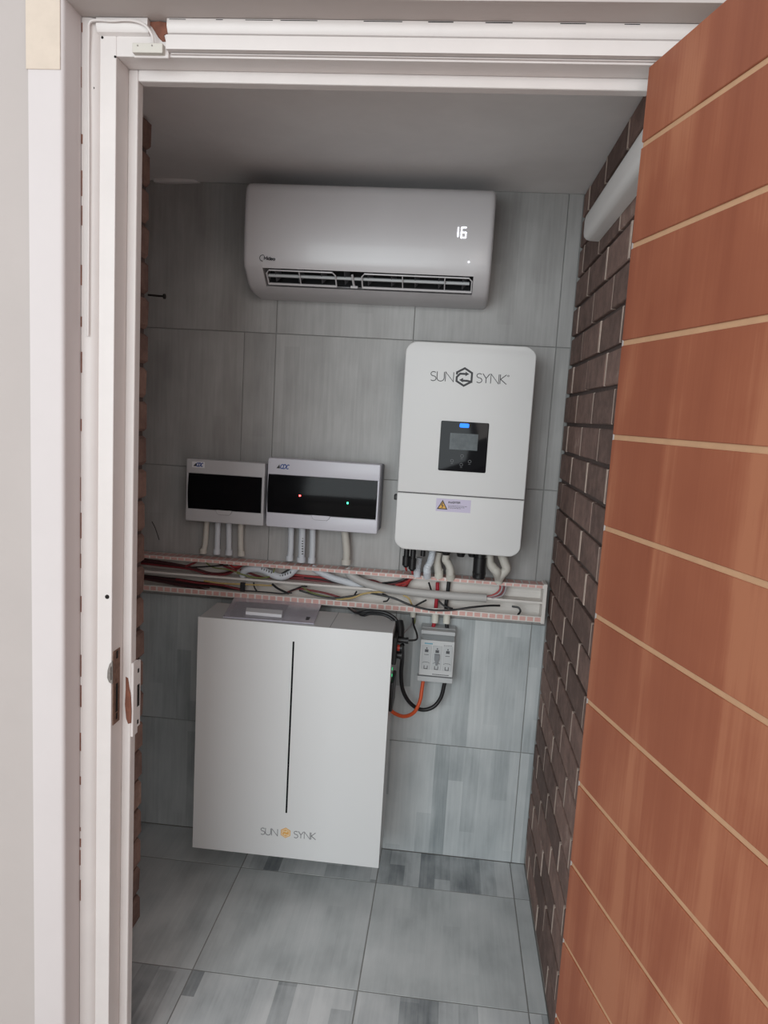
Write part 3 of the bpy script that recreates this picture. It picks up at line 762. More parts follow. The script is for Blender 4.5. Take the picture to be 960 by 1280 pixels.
TZ = .953; TY = -.06
def drop(pts, Y): return [at(u, v, Y) for u, v in pts]
# pale ribbed stubs
p_ = drop(((541, 693), (538, 702), (534, 710)), -.10); p_[0].z = IZ0-.003
con_thing('conduit', 'short blue-white ribbed conduit under the inverter, right of the black plugs', 'conduit', 'conduits below the inverter', p_+[at(534, 720, -.075)], .0105, cond_w, .16,
    [(at(534, 713, -.092), at(534, 721, -.075), .012)], cond_w)
p_ = drop(((524, 697), (523, 706), (521, 718)), -.07)
con_thing('conduit', 'thin pale conduit tucked behind the black solar plugs', 'conduit', 'conduits below the inverter', p_, .009, cond_w, .16, [(at(521.5, 713, -.07), at(521, 721, -.07), .011)], cond_w)
p_ = drop(((548, 690), (546, 700), (547, 708), (548.5, 716)), -.07)
con_thing('conduit', 'beige bent conduit second from the left under the inverter', 'conduit', 'conduits below the inverter', p_, .0125, cond_b, .05, [(at(548.5, 712, -.07), at(548.5, 721, -.06), .0135)], cond_e)
p_ = drop(((558, 692), (557, 700), (560, 704), (563, 712), (563, 719)), -.085); p_[0].z = IZ0-.02
con_thing('conduit', 'beige elbowed conduit below the black gland under the inverter', 'conduit', 'conduits below the inverter', p_, .0115, cond_b, .05, [(at(563, 713, -.08), at(563, 723, -.06), .0135)], cond_e)
p_ = drop(((611, 694), (612, 703), (617, 710.5), (621, 715)), -.10); p_[0].z = IZ0-.0045; p_[0].y = -.10
con_thing('conduit', 'thick beige conduit curving from the black round plug end', 'conduit', 'conduits below the inverter', p_+[at(623.5, 722, -.075)], .0138, cond_b, .05)
p_ = drop(((626, 697), (631, 704), (633, 711), (628, 717)), -.09); p_[0].z = IZ0-.0045
con_thing('conduit', 'rightmost beige conduit under the inverter', 'conduit', 'conduits below the inverter', p_+[at(624.5, 722, -.075)], .0138, cond_b, .05, [(at(624, 716, -.08), at(623.5, 727, -.06), .013)], cond_e)
Yp = -.12; a = at(600, 700, Yp); b = at(603, 722, Yp)
o = thing('mains_plug', 'big round black plug hanging at the right under the inverter', 'connector', (a.x, Yp, b.z))
obj('plug_body', MB().cyl((a.x, Yp, IZ0-.0025), (a.x, Yp, IZ0-.018), .0165).cyl((a.x, Yp, IZ0-.018), (a.x, Yp, b.z), .0195), black_pl, o, smooth=True)
obj('plug_nut', MB().cyl((a.x, Yp, b.z+.016), (a.x, Yp, b.z-.003), .021, .018, 12), black_pl, o)

# ------------------------------------------------------------------ distribution boards
def board(lab, x0, x1, z0, z1, dep, win, m, leds, logo, nb):
    o = thing('distribution_board', lab, 'distribution board', ((x0+x1)/2, 0, z0), 'distribution boards')
    obj('base', MB().box(x0+.006, x1+.003, -.045, -.0005, z0+.004, z1-.003, .003, 1), box_edge, o)
    yf = -dep
    wx0, wx1, wz0, wz1 = win
    # front cover: frame of four rails around the window, a shallow convex front
    mb = MB()
    def rail(a, b, c, d): mb.box(a, b, yf+.002, -.045, c, d, .0025, 2)
    mb.panel(x0, x1, z0, wz0, -.045, yf+.0005, .004, .003); mb.panel(x0, x1, wz1, z1, -.045, yf+.0005, .004, .003)
    mb.box(x0+.0006, wx0, yf+.0015, -.045, z0+.006, z1-.006, .0015, 1); mb.box(wx1, x1-.0006, yf+.0015, -.045, z0+.006, z1-.006, .0015, 1)
    obj('cover', mb, m, o, smooth=True)
    # breakers on a rail behind the smoked lid
    n = nb; zc = (wz0+wz1)/2
    br = obj('breaker_row', MB().box(wx0+.004, wx1-.004, -.0545, -.0455, zc-.03, zc+.03), grey_dk, o)
    for k in range(n):
        xa = wx0+.008+k*(wx1-wx0-.016)/n; xb = wx0+.008+(k+1)*(wx1-wx0-.016)/n-.001
        bk = obj('breaker', MB().box(xa, xb, -.066, -.055, zc-.03, zc+.03, .001, 1), grey_dk if k % 3 else black_pl, br)
        obj('lever', MB().box((xa+xb)/2-.003, (xa+xb)/2+.003, -.073, -.066, zc-.004, zc+.008), black_pl, br)
    # lid: bowed smoked plastic
    mb = MB(); N_ = 8; vs = []
    for k in range(N_+1):
        t = k/N_; z = wz0+.0006+(wz1-wz0-.0012)*t; y = yf+.0015-.006*math.sin(math.pi*t)
        vs += [(wx0+.0006, y, z), (wx1-.0006, y, z), (wx0+.0006, y+.0016, z), (wx1-.0006, y+.0016, z)]
    fs = []
    for k in range(N_):
        a = k*4; fs += [(a, a+1, a+5, a+4), (a+2, a+6, a+7, a+3), (a, a+4, a+6, a+2), (a+1, a+3, a+7, a+5)]
    fs += [(0, 2, 3, 1), (N_*4, N_*4+1, N_*4+3, N_*4+2)]
    obj('smoked_lid', mb.add(vs, fs), smoked, o, smooth=True)
    hx = (wx0+wx1)/2; hw = .026 if x1-x0 < .3 else .029
    tab = [(hx-hw, wz0+.001), (hx-hw+.004, wz0-.008), (hx-hw+.010, wz0-.0125), (hx+hw-.010, wz0-.0125), (hx+hw-.004, wz0-.008), (hx+hw, wz0+.001)]
    hd = obj('pull_tab', MB().prism(tab, yf+.001, yf-.0035, 'y'), m, o)
    obj('tab_outline', MB().strokes([tab], .0022, yf-.0001, .0016), box_edge, o)
    for (u, v, mm_, nm) in leds:
        q = at(u, v, yf-.003); obj('pilot_light', MB().cyl((q.x, yf+.004, q.z), (q.x, yf-.0052, q.z), .0026, seg=12), mm_, o)
    q0, q1 = logo; yl = yf+.0004
    a, b = at(q0[0], q0[1], yl), at(q1[0], q1[1], yl)
    hh = .0105 if x1-x0 < .3 else .0125
    mb = MB(); text(mb, 'CDC', a.x+(b.x-a.x)*.26, a.z+(b.z-a.z)*.26, b.x, b.z, hh, .0026, yl, .25); obj('logo_lettering', mb, blue_ink, o, stuff=True)
    mb = MB().add([(p[0], y, p[1]) for y in (yl, yl-.0006) for p in ((a.x-.001, a.z), (a.x+.008, a.z+hh), (a.x+.010, a.z))], [(0, 1, 2), (3, 5, 4), (0, 3, 4, 1), (1, 4, 5, 2), (2, 5, 3, 0)])
    obj('logo_mark', mb, ink, o)
    if x1-x0 < .3:
        obj('logo_sticker', MB().box(a.x-.005, b.x+.006, yl-.00005, yl+.0006, a.z-.004, a.z+hh+.004), card, o)
    return o
board('smaller white distribution board with smoked window, left of the wider board', -1.1535, -.9035, 1.0885, 1.2835, .090,
      (at(235, 614, -.09).x, at(326.5, 620, -.09).x, at(280, 638.5, -.09).z, at(280, 594, -.09).z), box_g, [], ((242, 582.5), (253.5, 583.2)), 10)
board('wider white distribution board with red and green pilot lights', -.8915, -.5458, 1.0905, 1.3030, .100,
      (at(334.5, 616, -.1).x, at(470.5, 628, -.1).x, at(402, 645, -.1).z, at(404, 597, -.1).z), box_w,
      [(375, 619.5, led_r, 'r'), (434.6, 628.8, led_g, 'g')], ((346, 585.3), (361, 586.3)), 16)

# conduits from boards to trunking
def down(u0, v0, u1, v1, lab, m, r=.0092, bend=0, ribs=.05):
    a, b = at(u0, v0-6, -.04), at(u1, v1-3, -.035)
    mid_ = at((u0+u1)/2+bend, (v0+v1)/2, -.038)
    q = at((u0+u1)/2+bend*.6+(u1-u0)*.25, (v0+v1)/2+10, -.037)
    return con_thing('conduit', lab, 'conduit', 'conduits from the boards to the trunking', [a, mid_, q, b], r, m, ribs, [(b+Vector((0, 0, .012)), b-Vector((0, 0, .0042)), r*1.28)], m)
down(258.5, 656, 254, 693, 'leftmost of four conduits under the smaller board', cond_b, bend=.6)
down(272.5, 657, 271, 694, 'second conduit from the left under the smaller board', cond_w)
down(286, 658, 286, 695, 'third conduit from the left under the smaller board', cond_w)
down(301, 659, 301.5, 696, 'fourth and rightmost conduit under the smaller board', cond_b, bend=-.6)
down(364, 664, 362, 702, 'leftmost conduit under the wider board', cond_w, bend=.5)
mk = down(378, 665, 376.5, 704, 'conduit with black printed marks under the wider board', cond_w, r=.0105)
down(391, 666, 389.5, 705, 'third conduit from the left under the wider board', cond_w, bend=.4)
down(431, 669, 432.5, 707, 'beige conduit standing apart at the right under the wider board', cond_b, r=.0118, bend=1.5)
mb = MB()
for k in range(7):
    q = at(378, 673+k*3.2, -.0485); mb.box(q.x-.0022, q.x+.0022, q.y-.0004, q.y+.002, q.z-.0022, q.z+.0010)
obj('printed_marks', mb, ink, mk, stuff=True)

# ------------------------------------------------------------------ cable trunking
TX0, TX1 = -1.42, -.0145; TZ0, TZ1 = .8445, .9625
tr = thing('cable_trunking', 'open white wall trunking full of wires with pink-checked edges', 'cable trunking', ((TX0+TX1)/2, 0, TZ0))
obj('back_plate', MB().box(TX0, TX1, -.0025, -.0002, TZ0, TZ1), trunk_m, tr)
mb = MB()
for k in range(9):
    z = TZ0+.014+k*.0105; mb.box(TX0, TX1, -.0034, -.0024, z, z+.0012)
obj('back_ribs', mb, trunk_m, tr)
tw = obj('top_wall', MB().box(TX0, TX1, TY, -.0005, TZ1-.0022, TZ1).box(TX0, TX1, TY-.0012, TY+.001, TZ1-.0105, TZ1+.0002), trunk_m, tr)
bw = obj('bottom_wall', MB().box(TX0, TX1, TY, -.0005, TZ0, TZ0+.0022).box(TX0, TX1, TY-.0012, TY+.001, TZ0, TZ0+.0185), trunk_m, tr)
mb = MB(); mb2 = MB(); mb3 = MB()
x = TX0+.004; pitch_ = .0232
while x < TX1-.014:
    mb.box(x, x+.0185, TY-.0019, TY-.0010, TZ1-.0092, TZ1-.0012)
    mb3.box(x+.006, x+.0245, -.054, -.012, TZ1-.0001, TZ1+.0005)
    mb2.box(x+.003, x+.0205, TY-.0019, TY-.0010, TZ0+.0030, TZ0+.0155)
    x += pitch_
obj('pink_film_squares', mb, pink, tw, stuff=True); obj('pink_film_squares', mb3, pink, tw, stuff=True); obj('pink_film_squares', mb2, pink, bw, stuff=True)
zd = at(450, 734.5, -.045).z
obj('divider', MB().box(TX0, TX1, -.052, -.0025, zd-.0012, zd+.0012).box(TX0, TX1, -.0535, -.0505, zd-.0042, zd+.0022), trunk_m, tr)
obj('end_cap', MB().box(TX1-.011, TX1+.0005, TY-.003, -.0005, TZ0-.003, TZ1+.004, .0012, 1), trunk_m, tr)

def wire(lab, pts, r, m, grp='wires in the trunking', name='wire', seg=7):
    P = [at(u, v, Y) for (u, v, Y) in pts]
    o = obj(name, MB().tube(P, r, seg), m, smooth=True); tag(o, lab, 'wire' if name == 'wire' else 'cable', grp); return o
# upper channel, left
G1 = 'dark red wires at the left of the trunking'
for k in range(5):
    dy = [0, 2.0, 4.0, 6.0, 1.0][k]; Yk = -.018-.006*k
    wire('dark red wire bunched with others in the left upper trunking', [(170, 698+dy*.9, Yk), (200, 702+dy*.8, Yk), (225, 706+dy*.6, Yk), (243, 710+dy*.4, Yk-.002), (262, 716+dy*.4, Yk), (283, 716+dy*.3, Yk), (298, 709+dy*.2, Yk), (306, 703, Yk)][:8 if k != 4 else 5], .0034, c_dred if k % 2 else c_mar, G1)
wire('dark red wire curling up to the left board conduits', [(232, 708, -.045), (242, 704, -.045), (248, 700, -.042)], .0036, c_dred, None)
wire('dark red wire rising under the third small-board conduit', [(272, 703, -.04), (282, 708, -.045), (296, 714, -.044)], .0036, c_dred, None)
wire('black wire crossing level above the red bundle', [(240, 709, -.048), (262, 708, -.05), (285, 706, -.048)], .0025, c_blk2, None)
wire('thin olive wire dropping slantwise in the left trunking', [(256, 702, -.045), (266, 709, -.048), (285, 712, -.046), (300, 716, -.044)], .0022, c_grn, None)
wire('brownish red wire twisting over the bundle near the white loop', [(285, 703, -.045), (292, 709, -.05), (301, 707, -.05), (309, 705, -.048)], .0032, c_red2, None)
wire('dark red wire under the white conduit loop', [(300, 712, -.02), (330, 722, -.02), (352, 722, -.02), (380, 722, -.02)], .0034, c_dred, None)
wire('green and yellow wire running past the white loop', [(296, 716, -.05), (318, 722, -.052), (336, 721, -.054), (343, 712, -.05), (342, 704, -.045)], .0025, c_grn, None)
wire('black thick wire crossing above the white loop', [(345, 722, -.046), (357, 715, -.046), (370, 708, -.042)], .0042, c_blk, None)
for k, (lab, dy, m_) in enumerate((('upper red wire right of the white loop', 0, c_red2), ('lower red wire right of the white loop', 4.5, c_dred), ('black wire between the red wires right of the loop', 2.2, c_blk2))):
    wire(lab, [(362, 718+dy, -.014), (382, 720+dy, -.014), (402, 722+dy, -.014), (425, 727+dy, -.014)], .0037 if k < 2 else .003, m_, None)
wire('red wire passing above the grey conduit', [(440, 724, -.018), (466, 726, -.02), (478, 730, -.02), (495, 729, -.02), (512, 722, -.03)], .0042, c_dred, None)
wire('black wire arcing to the solar plugs', [(470, 730, -.012), (496, 727, -.035), (509, 722, -.04), (514, 718, -.045)], .0034, c_blk, None)
wire('first red wire fanning down from the solar plugs', [(522, 719, -.035), (514, 724, -.04), (507, 731, -.038), (498, 733, -.03)], .0034, c_red2, 'red wires fanning below the solar plugs')
wire('second red wire fanning down from the solar plugs', [(517, 719, -.045), (509, 727, -.046), (495, 731.5, -.036)], .0034, c_red2, 'red wires fanning below the solar plugs')
wire('maroon wire fanning down from the solar plugs', [(514, 719, -.03), (511, 728, -.028), (506, 736, -.022)], .0034, c_dred, 'red wires fanning below the solar plugs')
# white and grey conduits lying in the trunking
cw = thing('conduit', 'white printed conduit looping inside the left half of the trunking', 'conduit', at(303, 719, -.045), 'conduits in the trunking')
P_ = [at(*q) for q in ((303, 720, -.030), (306, 713.5, -.036), (314, 711, -.042), (327, 712, -.045), (338, 717, -.046), (350, 721, -.046), (361, 718, -.044), (372, 708, -.036))]
obj('flexible_pipe', MB().tube(P_, .0115, 14, ribs=.04), cond_w, cw, smooth=True)
mb = MB()
for k in range(5):
    for (u, v) in ((327+k*3, 711+k*1.2), (350+k*3.2, 720.5-k*1.2)):
        q = at(u, v, -.0565); mb.box(q.x-.0012, q.x+.0016, q.y, q.y+.004, q.z-.0035, q.z+.0028)
obj('printed_marks', mb, ink, cw, stuff=True)
cw = thing('conduit', 'white conduit slanting down to the right in the middle of the trunking', 'conduit', at(392, 712, -.045), 'conduits in the trunking')
obj('flexible_pipe', MB().tube([at(*q) for q in ((390, 709, -.036), (400, 715, -.038), (415, 722, -.038), (432, 727, -.034), (448, 731, -.028), (462, 733, -.02))], .0108, 14, ribs=.04), cond_w, cw, smooth=True)
cw = thing('conduit', 'long straight grey conduit ending in the right half of the trunking', 'conduit', at(608, 747, -.045), 'conduits in the trunking')
obj('flexible_pipe', MB().tube([at(*q) for q in ((433, 711, -.035), (440, 720, -.040), (456, 728.5, -.045), (480, 735, -.047), (515, 740, -.047), (560, 744.5, -.047), (608, 747.5, -.047))], .0132, 16), cond_g, cw, smooth=True)
for k, (m_, lab) in enumerate(((c_red2, 'red wire leaving the grey conduit end and turning up'), (c_gry, 'grey wire leaving the grey conduit end and turning up'), (c_dred, 'dark red wire beside the grey one at the conduit end'), (c_gry, 'outer grey wire loop at the conduit end'))):
    e = k*2.4; wire(lab, [(603, 745.5+k*1.0, -.043), (613+e*.5, 745+k*.9, -.046-.002*k), (621+e, 741+k, -.048), (625+e, 736, -.048), (625+e, 729, -.045)], .0028, m_, 'wires at the grey conduit end')
# thick battery cables passing behind
for (lab, m_, uu) in (('thick red cable dropping through the trunking to the fuse switch', c_red, ((547, 728), (546.5, 742), (545, 757), (544.5, 770), (543, 778), (540, 790))),
                      ('thick black cable dropping through the trunking to the fuse switch', c_blk, ((561, 727), (559.5, 742), (557.5, 757), (558, 770), (558.5, 780), (559, 792)))):
    P_ = [at(u, v, -.028 if v < 775 else -.034) for u, v in uu]
    tag(obj('battery_cable', MB().tube(P_, .0062, 12), m_, smooth=True), lab, 'cable')
# lower channel
for k in range(6):
    Yk = -.015-.005*k
    wire('dark wire in the lower left channel of the trunking', [(170, 718+k*.8, Yk), (205, 722+k*1.2, Yk), (225, 724+k*1.6, Yk), (245, 727+k*1.5, Yk), (262, 729+k*1.3+(3 if k == 5 else 0), Yk)]+([(280, 732+k, Yk), (300, 736+k*.5, Yk)] if k < 4 else []), .0029, c_mar if k % 3 else c_blk2, 'dark wires in the lower left channel')
wire('dark red wire running along the lower channel to the black tie', [(220, 724, -.045), (250, 729, -.048), (275, 731, -.048), (292, 735, -.048), (304, 738, -.046)], .0034, c_dred, None)
wire('yellow wire in the lower channel left of the black tie', [(255, 726, -.046), (275, 729, -.048), (295, 730, -.05), (318, 731, -.05), (340, 732, -.046)], .0028, c_yel, None)
wire('thin black wire along the bottom of the lower channel', [(300, 738, -.05), (330, 740, -.052), (352, 742, -.053), (365, 741, -.052)], .0022, c_blk2, None)
o = thing('cable_tie', 'black tie clamp in the lower channel under the white loop', 'cable tie', at(304, 739, -.05))
a, b = at(300.5, 728, -.052), at(306.5, 731.5, -.052)
obj('tie_band', MB().box(a.x, b.x, -.0545, -.048, at(304, 739.5, -.052).z, a.z, .001, 1), c_blk2, o)
wire('black wire falling steeply in the middle of the lower channel', [(340, 730, -.045), (348, 736, -.048), (361, 742, -.05)], .0036, c_blk, None)
wire('short black wire standing up near the left middle channel', [(317, 728, -.05), (318, 734, -.05), (321, 739, -.05)], .0026, c_blk2, None)
wire('red wire wandering along the middle lower channel', [(358, 741, -.045), (372, 736, -.048), (388, 738, -.048), (405, 741, -.046), (426, 747, -.045)], .0034, c_dred, None)
wire('green wire crossing the middle of the lower channel', [(377, 732, -.05), (385, 739, -.052), (400, 744, -.0535), (420, 748, -.0535), (436, 748, -.052)], .0026, c_grn, None)
wire('black wire sagging in the middle of the lower channel', [(362, 739, -.05), (378, 733, -.052), (384, 733, -.052)], .0026, c_blk2, None)
wire('long black wire sagging below the green one', [(374, 738, -.052), (395, 744, -.054), (416, 747.5, -.055), (440, 745, -.052), (462, 741, -.046)], .0030, c_blk, None)
wire('yellow wire rising to the right in the middle channel', [(420, 749.5, -.052), (440, 747.5, -.054), (455, 742, -.05), (475, 740, -.048), (484, 739.5, -.04)], .0032, c_yel, None)
wire('short black stub crossing the yellow wire', [(446, 739, -.05), (443, 744, -.052)], .0026, c_blk2, None)
wire('black hooked wire end in the centre channel', [(478, 742, -.045), (486, 746, -.05), (484, 751, -.05), (479, 752, -.048)], .0024, c_blk2, None)
wire('long thin black cable running to the right half of the trunking', [(462, 741, -.048), (490, 747, -.062), (515, 757, -.0655), (540, 762.5, -.0655), (565, 762.5, -.0655), (590, 759, -.062), (612, 757, -.052), (625, 757, -.045)], .0034, c_blk, None)
wire('black wire crossing up to the divider beside the red cable', [(518, 758, -.055), (527, 753, -.05), (533, 750, -.046)], .003, c_blk, None)
wire('black wire slanting down between the red and black cables', [(536, 728, -.04), (539, 738, -.036)], .003, c_blk, None)
wire('thin black wire leaning across the thick black cable', [(548, 751, -.045), (555, 757, -.048), (566, 761, -.05)], .0034, c_blk, None)
wire('yellow green earth wire turning down to the left gland', [(504, 744, -.047), (511, 748, -.05), (515, 757, -.045), (516, 766, -.035)], .0028, c_yel, None)
wire('black hooked wire end at the right of the trunking', [(640, 758, -.040), (648, 759.5, -.046), (650.5, 764, -.048), (647, 769, -.046)], .0032, c_blk, None)
# glands below trunking
for (u, v0, v1, lab) in ((516.5, 764, 771, 'small cream gland under the trunking left of the red cable'), (544, 770, 778, 'cream gland around the red cable under the trunking'), (558.5, 771, 779, 'cream gland around the black cable under the trunking')):
    a, b = at(u, v0, -.03), at(u, v1, -.03); a.z = TZ0-.0005
    o = thing('gland', lab, 'gland', b, 'glands under the trunking')
    rr = .009 if u < 520 else .0112
    obj('sleeve', MB().cyl(a, (a.x, a.y, b.z), rr), cond_e, o, smooth=True)
    obj('nut', MB().cyl(a, (a.x, a.y, a.z-.006), rr*1.25, seg=6), cond_e, o)

# ------------------------------------------------------------------ fuse switch
FX0, FX1, FZ0, FZ1, FY = -.3925, -.2835, .630, .7965, -.080
fs_ = thing('fuse_switch', 'light grey three-pole fuse switch beside the battery', 'fuse switch', ((FX0+FX1)/2, 0, FZ0))
obj('base', MB().box(FX0, FX1, -.05, -.0005, FZ0, FZ1, .002, 1), grey_pl, fs_)
obj('top_rail', MB().box(FX0+.001, FX1-.001, FY, -.05, FZ1-.013, FZ1-.001, .002, 2), grey_pl, fs_)
obj('recess', MB().box(FX0+.005, FX1-.003, FY+.012, -.05, FZ1-.032, FZ1-.013), grey_dk, fs_)
obj('front_cover', MB().box(FX0+.002, FX1-.001, FY, -.05, FZ0+.020, FZ1-.032, .002, 2), mat('switch_front_grey', rgb(206, 208, 209), .4), fs_)
obj('bottom_rail', MB().box(FX0-.002, FX1+.0005, FY-.001, -.05, FZ0, FZ0+.0165, .002, 2), grey_pl, fs_)
dk = mat('switch_dark_slot', rgb(84, 86, 90), .5)
for k, cx in enumerate((FX0+.0225, (FX0+FX1)/2+.001, FX1-.0205)):
    mb = MB().box(cx-.0148, cx+.0148, FY-.0018, FY, FZ0+.040, FZ1-.048, .0008, 1)
    pp_ = obj('pole_cover', mb, grey_pl, fs_)
    mb = MB().box(cx-.0055, cx+.0055, FY-.0024, FY-.0017, FZ1-.070, FZ1-.061).box(cx-.002, cx+.002, FY-.0024, FY-.0017, FZ1-.059, FZ1-.055)
    mb.strokes([[(cx-.005, FZ0+.053), (cx-.005, FZ0+.043), (cx+.005, FZ0+.043), (cx+.005, FZ0+.053)]], .0022, FY-.0017, .0006)
    mb.box(cx-.007, cx+.007, FY-.0021, FY-.0017, FZ1-.079, FZ1-.0775).strokes([[(cx-.0115, FZ0+.061), (cx-.006, FZ0+.064), (cx+.006, FZ0+.064), (cx+.0115, FZ0+.061)]], .0012, FY-.0017, .0004)
    obj('pole_marking', mb, dk, pp_, stuff=True)
cx = (FX0+FX1)/2+.001
mb = MB().prism([(cx-.0078, FZ0+.093), (cx+.0078, FZ0+.093), (cx+.0078, FZ0+.078), (cx+.0035, FZ0+.066), (cx+.003, FZ0+.058), (cx-.003, FZ0+.058), (cx-.0035, FZ0+.066), (cx-.0078, FZ0+.078)], FY-.001, FY-.010, 'y')
obj('handle', mb, mat('switch_handle', rgb(134, 138, 142), .4), fs_)
mb = MB(); 
for k in range(6): mb.box(FX0+.015+k*.0042, FX0+.0185+k*.0042, FY-.0006, FY, FZ1-.0445, FZ1-.0405)
obj('brand_mark', mb, teal_ink, fs_, stuff=True)
mb = MB()
for k in range(9): mb.box(FX0+.045+k*.0058, FX0+.0495+k*.0058, FY-.0005, FY, FZ0+.0245, FZ0+.027)
for k in range(4): mb.box(FX1-.034+k*.0066, FX1-.029+k*.0066, FY-.0005, FY, FZ1-.0455, FZ1-.0440)
obj('small_print', mb, dk, fs_, stuff=True)

# ------------------------------------------------------------------ battery
BX0, BX1, BZ0, BZ1, BY, BB = -1.0327, -.4649, .1242, .8437, -.2963, -.1258
bt = thing('battery', 'large white wall battery with a thin black vertical line', 'battery', ((BX0+BX1)/2, -.1, BZ0))
obj('case', MB().box(BX0+.001, BX1-.001, BY+.004, BB, BZ0+.001, BZ1-.001, .0015, 1), mat('battery_case_grey', rgb(205, 205, 205), .4), bt)
obj('front_cover', MB().box(BX0, BX1, BY, BY+.005, BZ0, BZ1, .0016, 2), bat_white, bt, smooth=True)
obj('wall_bracket', MB().box(BX0+.06, BX1-.06, BB, -.0005, BZ0+.10, BZ1-.12), mat('bracket_grey', rgb(110, 110, 112), .5), bt)
a, b = at(367, 802, BY), at(357.5, 1016, BY)
obj('light_strip', MB().box(a.x-.0026, a.x+.0026, BY-.0006, BY+.0005, b.z, a.z), black_gl, bt)
Y = BY-.0001; mb = MB()
q0, q1 = at(325.3, 1042.7, Y), at(347.8, 1045, Y); text(mb, 'SUN', q0.x, q0.z, q1.x, q1.z, .0215, .0018, Y)
q0, q1 = at(366.8, 1047, Y), at(395, 1049.8, Y); text(mb, 'SYNK', q0.x, q0.z, q1.x, q1.z, .0215, .0018, Y)
obj('logo_lettering', mb, ink_lt, bt, stuff=True)
mb = MB(); q = at(357, 1041, Y); hx = [(q.x+.0165*math.sin(R(60*k)), q.z+.0165*math.cos(R(60*k))) for k in range(6)]
mb.prism(hx, Y, Y-.0005, 'y'); obj('logo_emblem', mb, orange_l, bt)
mb = MB(); hexlogo(mb, q.x, q.z, .0125, .0022, Y-.0005); obj('emblem_arrows', mb, mat('logo_pale', rgb(244, 226, 190), .5), bt)
# right side: sockets, power button, black side handle
XS_ = BX1-.001
zr = lambda v: atx(491, v, XS_).z
zq = lambda v: at(492, v, -.21).z
obj('side_handle', MB().box(XS_-.0005, XS_+.010, -.262, -.150, zq(882), zq(846), .004, 2), black_pl, bt, smooth=True)
mb = MB()
for v in (834, 842): z = zq(v); mb.cyl((XS_-.001, -.225, z), (XS_+.002, -.225, z), .0045, seg=14)
obj('power_button', mb, led_g2, bt)
obj('socket_block', MB().box(XS_-.0005, XS_+.012, -.262, -.150, zq(824), zq(790), .002, 1), black_pl, bt)
# seam on the lid
obj('lid_seam', MB().box(BX0+.385, BX0+.3865, BY+.004, BB-.001, BZ1-.0012, BZ1-.0004), grey_dk, bt)
# manual in a clear sleeve on top of the battery, with a white card
zt2 = BZ1-.0005
def flat(pts, z, th):
    P = [CAM+(RT*((u-480)/FPX)+UP*((640-v)/FPX)+fwd)*((z-CAM.z)/(RT*((u-480)/FPX)+UP*((640-v)/FPX)+fwd).z) for u, v in pts]
    n = len(P); return MB().add([(p.x, p.y, z) for p in P]+[(p.x, p.y, z+th) for p in P], [tuple(reversed(range(n))), tuple(range(n, 2*n))]+[(k, (k+1) % n, (k+1) % n+n, k+n) for k in range(n)])
mn = thing('manual', 'papers in a clear plastic sleeve lying on top of the battery', 'booklet', (-.78, -.22, zt2))
obj('sleeve', flat([(293, 748), (402, 756), (392.5, 780.5), (279, 772)], zt2+.0002, .0035), sleeve, mn)
obj('leaflet', flat([(297, 752), (361, 756), (352, 776), (286, 771)], zt2+.0038, .0005), mat('leaflet_grey', rgb(168, 166, 176), .4, var=.15, scale=90), mn)
obj('card', flat([(308, 763), (353, 766.5), (352, 772), (307, 768)], zt2+.0044, .009), card, mn)
mb = flat([(383, 771), (388, 771.5), (386, 775), (382, 775)], zt2+.0038, .0004)
obj('printed_mark', mb, ink, mn)

# battery cables
def cable(lab, pts, r, m, name='battery_cable'):
    return tag(obj(name, MB().tube([at(*q) for q in pts], r, 12), m, smooth=True), lab, 'cable')
cable('black cable hanging in a loop from battery to fuse switch', ((503, 806, -.19), (503, 822, -.15), (501.5, 842, -.11), (503.5, 862, -.09), (512, 878, -.07), (526, 887, -.06), (541, 884, -.055), (551, 872, -.052), (556, 853, -.05)), .0064, c_blk)
cable('orange cable looping from battery side to fuse switch', ((484, 884, -.165), (494, 892, -.15), (506, 895.5, -.12), (518, 890, -.09), (525, 876, -.07), (527, 864, -.058), (529, 851, -.05)), .0058, c_org)
cable('thick black cable arching over the battery top right corner', ((436, 759, -.03), (441, 763, -.09), (448, 766, -.15), (462, 763.5, -.16), (480, 765.5, -.17), (494, 773, -.175), (499, 785, -.18), (500, 796, -.19)), .0050, c_blk)
cable('second black cable inside the arch over the battery corner', ((440, 760, -.035), (445, 765, -.09), (452, 769.5, -.14), (465, 766.5, -.15), (480, 768.5, -.16), (491, 775, -.165), (496, 787, -.17), (497, 797, -.18)), .0045, c_blk)
cable('thin black wire from the left gland curling to the battery plug', ((516, 770, -.03), (517, 781, -.06), (521, 792, -.09), (521, 799, -.12), (513, 800.5, -.16), (504, 800, -.20)), .0030, c_blk2, 'wire')
cable('thin grey wire from the left gland to the battery plug', ((518, 771, -.03), (514, 781, -.06), (507, 789, -.11), (501, 796, -.16)), .0022, c_gry, 'wire')
cable('yellow green wire tail below the left gland', ((517.5, 770, -.026), (518.5, 776, -.03), (517, 781, -.035)), .0030, c_grn, 'wire')
def plug(lab, u, v, Y, L, r, m, ax=(1, 0, 0)):
    q = at(u, v, Y); A = Vector(ax).normalized()
    o = thing('battery_plug', lab, 'connector', q)
    obj('plug_body', MB().cyl(q-A*L/2, q+A*L/2, r), m, o, smooth=True)
    obj('plug_ring', MB().cyl(q+A*(L/2-.002), q+A*(L/2+.005), r*1.12), black_pl, o, smooth=True)
plug('upper black plug on the battery side', 500, 800, -.215, .040, .0085, c_blk)
plug('red plug just below the upper black one on the battery side', 495.5, 809.5, -.225, .024, .0095, mat('plug_red', rgb(206, 62, 44), .4))
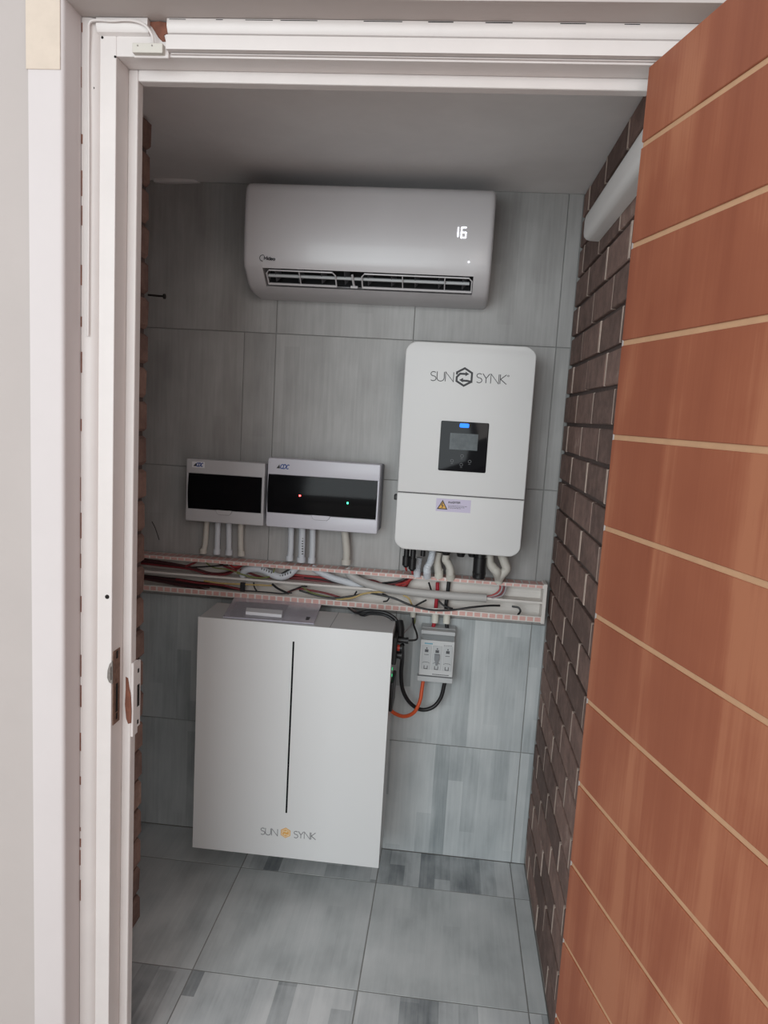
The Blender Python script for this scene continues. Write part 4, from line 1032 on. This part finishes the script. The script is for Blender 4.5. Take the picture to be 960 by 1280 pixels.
plug('lower black plug on the battery side above the green button', 494.5, 818.5, -.225, .026, .0105, c_blk)
q = at(500, 786, -.18)
o = thing('cable_boot', 'black rubber boot where the thick cable meets the battery plug', 'boot', q)
obj('rubber_boot', MB().tube([at(499, 777, -.176), at(500.5, 786, -.19), at(500, 797, -.205)], .0125, 12), black_pl, o, smooth=True)

# ------------------------------------------------------------------ round duct on the right wall, nail, stray wire
du = thing('lighting_duct', 'white rounded duct running along the top of the brick wall', 'duct', (-.02, -.50, 1.915))
z0_, z1_ = 1.921, 1.991
prof2 = [(-.0005, z0_), (-.024, z0_+.001), (-.033, z0_+.004), (-.039, z0_+.010), (-.041, z0_+.020), (-.041, z0_+.050), (-.039, z0_+.060), (-.033, z0_+.066), (-.024, z0_+.069), (-.0005, z0_+.070)]
yE = -.325
mb = MB().prism([(p[0], p[1]) for p in prof2], -.90, yE, 'y')
obj('duct_body', mb, white_pl, du, smooth=True)
mb = MB(); secs = [(yE, 1), (yE+.010, .97), (yE+.018, .88), (yE+.024, .72), (yE+.027, .5)]; n = len(prof2); vs = []
for y, k in secs: vs += [(p[0]*k, y, z0_+.035+(p[1]-z0_-.035)*k) for p in prof2]
mb.add(vs, [(q*n+i, q*n+(i+1) % n, (q+1)*n+(i+1) % n, (q+1)*n+i) for q in range(4) for i in range(n)]+[tuple(range(4*n, 5*n)), tuple(reversed(range(n)))])
obj('end_cap', mb, white_pl, du, smooth=True)
q = at(197, 371, -.455)
nl = thing('wall_nail', 'dark screw sticking out of the left brick edge above the boards', 'nail', (-1.12, -.458, q.z))
yn = -.46
a = Vector((-1.125, yn, at(192, 369, yn).z)); b = at(205, 370.5, yn)
obj('shank', MB().cyl(a, b, .0026, seg=10), hole, nl)
obj('nail_head', MB().cyl(b-Vector((.001, 0, 0)), b+Vector((.003, 0, 0)), .0065, seg=12), hole, nl)
tag(obj('stray_wire', MB().tube([at(190, 652, -.44), at(194, 660, -.43), at(199, 675, -.43)], .0011, 6), c_blk2, smooth=True), 'thin dark wire end poking from the left brick edge above the trunking', 'wire')
